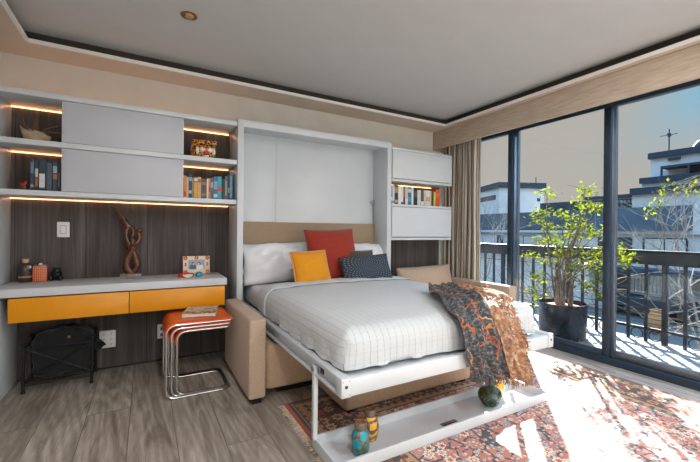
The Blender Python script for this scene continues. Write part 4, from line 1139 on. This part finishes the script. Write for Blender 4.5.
# ------------------------------------------------------------------ buildings across the street
B1 = thing('apartment_building', 'white stucco building with dark slate mansard and stepped roof terraces across the street', 'building', (25, 6, -9))
def win(x, y0, y1, z0, z1, mat='blind', n=2, par=B1):
    f = MB().box(x-.05, x+.1, y0, y1, z0, z1).build('window_frame', 'bfascia', par)
    w = (y1-y0-.10)/n
    for i in range(n): MB().box(x-.07, x-.04, y0+.06+i*w, y0+w+i*w, z0+.06, z1-.06).build('pane', mat, f)
MB().box(21, 32, -14, 10.75, -9, 1.26).build('lower_wall', 'bwhite', B1)
MB().poly([(21-.25, 1.26), (32, 1.26), (32, 2.45), (21.75, 2.45)], 'y', 6.45, 10.75).build('mansard_roof', 'bdark', B1)
MB().box(20.9, 32, -14, 6.44, 1.26, 2.5).build('gable_wall', 'bwhite', B1)
MB().box(22, 31, -10, 9.19, 2.45, 3.1).build('upper_wall', 'bwhite', B1)
MB().box(21.85, 31, -10, 9.25, 3.1, 3.45).build('roof_fascia', 'bfascia', B1)
MB().box(22.3, 27, 9.19, 11.6, 2.75, 3.03).build('parapet_wall', 'bwhite', B1)
MB().box(22.1, 27, 9.19, 11.6, 3.03, 3.2).build('roof_fascia', 'bfascia', B1)
rr_ = MB()
for i in range(14): rr_.box(22.0, 22.04, 9.25+i*.17, 9.28+i*.17, 2.45, 2.9)
rr_.box(22.0, 22.05, 9.2, 11.6, 2.88, 2.95); rr_.build('terrace_railing', 'bfascia', B1)
MB().box(23.3, 31, -8, 9.30, 3.45, 3.80).build('terrace_wall', 'bwhite', B1)
MB().box(23.15, 31, -8, 9.36, 3.80, 4.10).build('roof_fascia', 'bfascia', B1)
MB().box(24, 31, -6, 9.18, 4.1, 5.18).build('tower_wall', 'bwhite', B1)
MB().box(23.85, 31, -6, 9.26, 5.18, 5.5).build('roof_fascia', 'bfascia', B1)
MB().box(23.9, 24.02, 7.9, 8.4, 4.98, 5.1).build('wall_vent', 'bfascia', B1)
pg_ = MB().box(23.2, 24, 6.2, 8.45, 4.50, 4.62)
for y_ in (6.3, 7.3, 8.38): pg_.box(23.2, 23.28, y_, y_+.08, 4.1, 4.5)
pg_.box(23.9, 24.0, 6.5, 7.6, 4.1, 4.5)
pg_.build('pergola', 'bfascia', B1)
MB().tube([(24.5, 8.56, 5.5), (24.5, 8.56, 6.75)], .03, 6).tube([(24.5, 8.2, 6.45), (24.5, 8.95, 6.45)], .02, 6).tube([(24.2, 8.56, 6.45), (24.8, 8.56, 6.45)], .02, 6).box(24.46, 24.54, 8.5, 8.62, 6.35, 6.55).build('antenna', 'bfascia', B1)
MB().lathe([(.6, 0), (.58, .3), (.4, .55), (.05, .68)], (25.5, 7.3, 5.5), 16).build('roof_dome', 'bdark', B1)
MB().box(20.85, 21.02, 6.0, 10.9, 1.10, 1.27).build('cornice', 'bwhite', B1)
win(20.98, 6.63, 8.30, .12, .93)
win(20.98, 8.75, 10.3, .15, .92, 'bglass')
MB().box(19.8, 21, 5.0, 10.9, -.75, -.5).build('awning_roof', 'bfascia', B1)
for i in range(16): MB().box(20.93, 21.02, 6.45+i*.145, 6.45+i*.145+.10, -1.75, -.78).build('slatted_door', 'slat', B1)
MB().box(20.9, 21.03, 8.85, 9.4, -1.75, -.75).build('doorway', 'bglass', B1)
MB().box(19.6, 21, 4.6, 9.6, -2.25, -1.85).build('lower_awning', 'skyblue', B1)
for y0_ in (4.9, 7.0, 9.1): MB().box(20.9, 21.03, y0_, y0_+.9, -4.6, -2.3).build('doorway', 'bglass', B1)
ur = MB().lathe([(.15, 0), (.32, .25), (.36, .55), (.22, .82), (.25, .92)], (17.3, 6.35, -2.75), 18); o = ur.build('garden_urn', 'terracotta'); tag(o, 'large terracotta urn on the roof terrace below the balcony', 'urn')
B3 = thing('low_annex', 'low pale annex with a flat roof terrace below the balcony', 'building', (17, 4, -9))
MB().box(14.5, 20.5, -8, 12.0, -9, -2.85).build('wall', 'bwhite', B3)
MB().box(14.3, 20.6, -8, 12.1, -2.85, -2.76).build('roof_deck', 'street', B3)
B2 = thing('corner_building', 'white cornered building with flat dark fascia seen through the left glass door', 'building', (32, 23, -9))
d1 = Vector((.906, -.424)); d2 = Vector((.424, .906)); P0 = Vector((30, 23.67))
def rbox(a0, a1, b0, b1, z0, z1):
    mb = MB(); mb.box(a0, a1, b0, b1, z0, z1)
    for v in mb.bm.verts:
        p = P0+d1*v.co.x+d2*v.co.y; v.co.x, v.co.y = p.x, p.y
    return mb
rbox(0, 4.6, 0, 9, -9, 5.45).build('wall', 'bwhite', B2)
rbox(-.15, 4.75, -.15, 9.1, 5.45, 6.0).build('roof_fascia', 'bfascia', B2)
rbox(-.03, .05, .6, 4.6, 4.35, 4.85).build('window_strip', 'bglass', B2)
rbox(3.9, 4.2, -.04, .05, 4.2, 4.5).build('wall_vent', 'bfascia', B2)
MB().tube([(33.6, 22.2, 6), (33.6, 22.2, 6.6)], .04, 6).build('roof_pipe', 'bfascia', B2)
B4 = thing('row_house', 'row house with slate mansard and white ground storey behind the potted tree', 'building', (29, 18, -9))
MB().box(28, 29.9, 11.2, 30, -9, 1.3).build('wall', 'bwhite', B4)
MB().poly([(27.8, 1.3), (29.9, 1.3), (29.9, 2.85), (28.5, 2.85)], 'y', 11.2, 30).build('mansard_roof', 'bdark', B4)
MB().box(28.6, 29.9, 15.2, 18.5, 2.85, 3.55).build('roof_shed', 'bdark', B4)
rr2 = MB()
for i in range(24): rr2.box(28.6, 28.65, 11.3+i*.16, 11.33+i*.16, 2.85, 3.45)
rr2.box(28.6, 28.66, 11.2, 15.2, 3.42, 3.5).build('roof_railing', 'bfascia', B4)
MB().box(27.75, 28.02, 11.2, 30, 1.12, 1.3).build('cornice', 'bwhite', B4)
for y0_, y1_, m_ in ((21.6, 22.2, 'bglass'), (17.2, 19.6, 'blind'), (14.0, 16.2, 'blind'), (12.2, 13.4, 'bglass')): win(27.98, y0_, y1_, .1, .85, m_, 2, B4)
MB().box(24, 28, 11.0, 30, -.45, -.08).build('low_roof', 'bdark', B4)
MB().box(24.3, 28, 11.2, 30, -9, -.45).build('annex_wall', 'bwhite', B4)

# bare winter trees in the street
def bare_tree(label, base, h, seed):
    rnd = random.Random(seed); t = thing('bare_tree', label, 'tree', base, 'bare street trees')
    b = Vector(base); mb = MB(); tr_ = MB()
    top = b+Vector((0, 0, h*.55)); tr_.tube([b, (b+top)/2+Vector((.1, .05, 0)), top], [.14, .11, .08], 8); tr_.build('trunk', 'twig', t)
    def grow(p, d, L, r, n):
        q = p+d*L; mb.tube([p, (p+q)/2+Vector((rnd.gauss(0, .03), rnd.gauss(0, .03), 0))*L, q], [r, r*.8, r*.55], 5)
        if n:
            for _ in range(3):
                e = (d+Vector((rnd.gauss(0, .5), rnd.gauss(0, .5), rnd.gauss(.15, .3)))).normalized()
                grow(q, e, L*rnd.uniform(.6, .8), r*.55, n-1)
    for _ in range(4): grow(top-Vector((0, 0, .1)), Vector((rnd.gauss(0, .45), rnd.gauss(0, .45), 1)).normalized(), h*.16, .05, 4)
    mb.build('branches', 'twig', t)
bare_tree('bare winter tree in front of the slate mansard at the right', (13.0, 3.6, -9), 11.8, 4)
bare_tree('bare winter tree seen through the left glass door', (17.5, 15.0, -9), 12.5, 8)
bare_tree('bare winter tree behind the potted tree trunks', (11.0, 6.6, -9), 10.2, 15)

# ------------------------------------------------------------------ downlights: the pair in view unlit, the rest added for fill
def downlight(x, y, label):
    t = thing('ceiling_downlight', label, 'downlight', (x, y, 2.474), 'ceiling downlights')
    MB().lathe([(.030, 0), (.048, -.004), (.050, -.001)], (x, y, 2.474), 24).build('trim_ring', 'bronze', t)
    MB().lathe([(.030, -.0005), (.026, -.012), (.010, -.016)], (x, y, 2.474), 20).build('lens', 'bulb', t)
    if y > 2: return
    L = bpy.data.lights.new('downlight', 'AREA'); L.shape = 'DISK'; L.size = .09; L.energy = FILL*(.55 if y > .5 else 1.3 if y > -1 else 1.8); L.color = (1, .97, .97)  # added fill light under an unseen fixture, to brighten the room
    o = bpy.data.objects.new('added_fill_lamp', L); C.objects.link(o); o.location = (x, y, 2.453)
FILL = 19
names = {(.226, 2.506): 'bronze downlight in the ceiling above the left shelves', (2.346, 2.509): 'bronze downlight in the ceiling above the bed'}
for x in (.226, 2.346):
    for y in (2.506, 1.0, -.5, -1.6):
        if (x, y) in names or y < 2: downlight(x, y, names.get((x, y), 'bronze downlight added out of view as a fill lamp'))

# ------------------------------------------------------------------ daylight
SUN = Vector((.749, .663, .450)).normalized()
sl = bpy.data.lights.new('sun', 'SUN'); sl.energy = 44; sl.angle = math.radians(.6); sl.color = (1, .97, .92)
so = bpy.data.objects.new('sun', sl); C.objects.link(so); so.location = SUN*40; so.rotation_euler = SUN.to_track_quat('Z', 'Y').to_euler()
wd = bpy.data.worlds.new('sky'); S.world = wd; wd.use_nodes = True
nt = wd.node_tree; N = nt.nodes; Lk = nt.links
for n in list(N): N.remove(n)
out = N.new('ShaderNodeOutputWorld'); bgd = N.new('ShaderNodeBackground'); Lk.new(bgd.outputs[0], out.inputs[0])
tc = N.new('ShaderNodeTexCoord'); nv = N.new('ShaderNodeVectorMath'); nv.operation = 'NORMALIZE'; Lk.new(tc.outputs['Generated'], nv.inputs[0])
sp = N.new('ShaderNodeSeparateXYZ'); Lk.new(nv.outputs[0], sp.inputs[0])
dt = N.new('ShaderNodeVectorMath'); dt.operation = 'DOT_PRODUCT'; Lk.new(nv.outputs[0], dt.inputs[0]); dt.inputs[1].default_value = SUN
def mr(v, a, b, c_, d):
    n = N.new('ShaderNodeMapRange'); n.interpolation_type = 'SMOOTHSTEP'; Lk.new(v, n.inputs[0])
    for i, q in enumerate((a, b, c_, d)): n.inputs[i+1].default_value = q
    return n.outputs[0]
f1 = mr(sp.outputs[2], .12, .30, 0, 1); f2 = mr(dt.outputs['Value'], .955, .90, 0, 1)
mul = N.new('ShaderNodeMath'); mul.operation = 'MULTIPLY'; Lk.new(f1, mul.inputs[0]); Lk.new(f2, mul.inputs[1])
mx = N.new('ShaderNodeMix'); mx.data_type = 'RGBA'; Lk.new(mul.outputs[0], mx.inputs[0])
mx.inputs[6].default_value = (.51, .478, .43, 1); mx.inputs[7].default_value = (.28, .53, .69, 1)
f3 = mr(sp.outputs[2], .32, .75, 1.0, 8.0)
mz = N.new('ShaderNodeMix'); mz.data_type = 'RGBA'; Lk.new(mr(sp.outputs[2], .32, .6, 0, 1), mz.inputs[0])
Lk.new(mx.outputs[2], mz.inputs[6]); mz.inputs[7].default_value = (.24, .43, .66, 1)
Lk.new(mz.outputs[2], bgd.inputs['Color']); Lk.new(f3, bgd.inputs['Strength'])

# ------------------------------------------------------------------ camera
cd = bpy.data.cameras.new('camera'); cam = bpy.data.objects.new('camera', cd); C.objects.link(cam)
r_ = Vector((.87112051, -.49097456, .00964585)); u_ = Vector((-.00806997, .00532713, .99995325)); f_ = Vector((.491002990, .871157622, -.000678421))
m4 = Matrix((r_, u_, -f_)).transposed().to_4x4(); m4.translation = (0, 0, 1.12)
cam.matrix_world = m4
cd.sensor_width = 36; cd.lens = 361.763/700*36; cd.clip_start = .02; cd.clip_end = 500
S.camera = cam
vs = S.view_settings; vs.view_transform = 'Standard'; vs.look = 'None'; vs.gamma = 1; vs.exposure = .0; vs.use_curve_mapping = False
S.cycles.max_bounces = 10; S.cycles.diffuse_bounces = 5; S.cycles.transparent_max_bounces = 12
S.cycles.sample_clamp_indirect = 6; S.cycles.use_denoising = True
for o in bpy.data.objects:
    if '_loc' in o: del o['_loc']
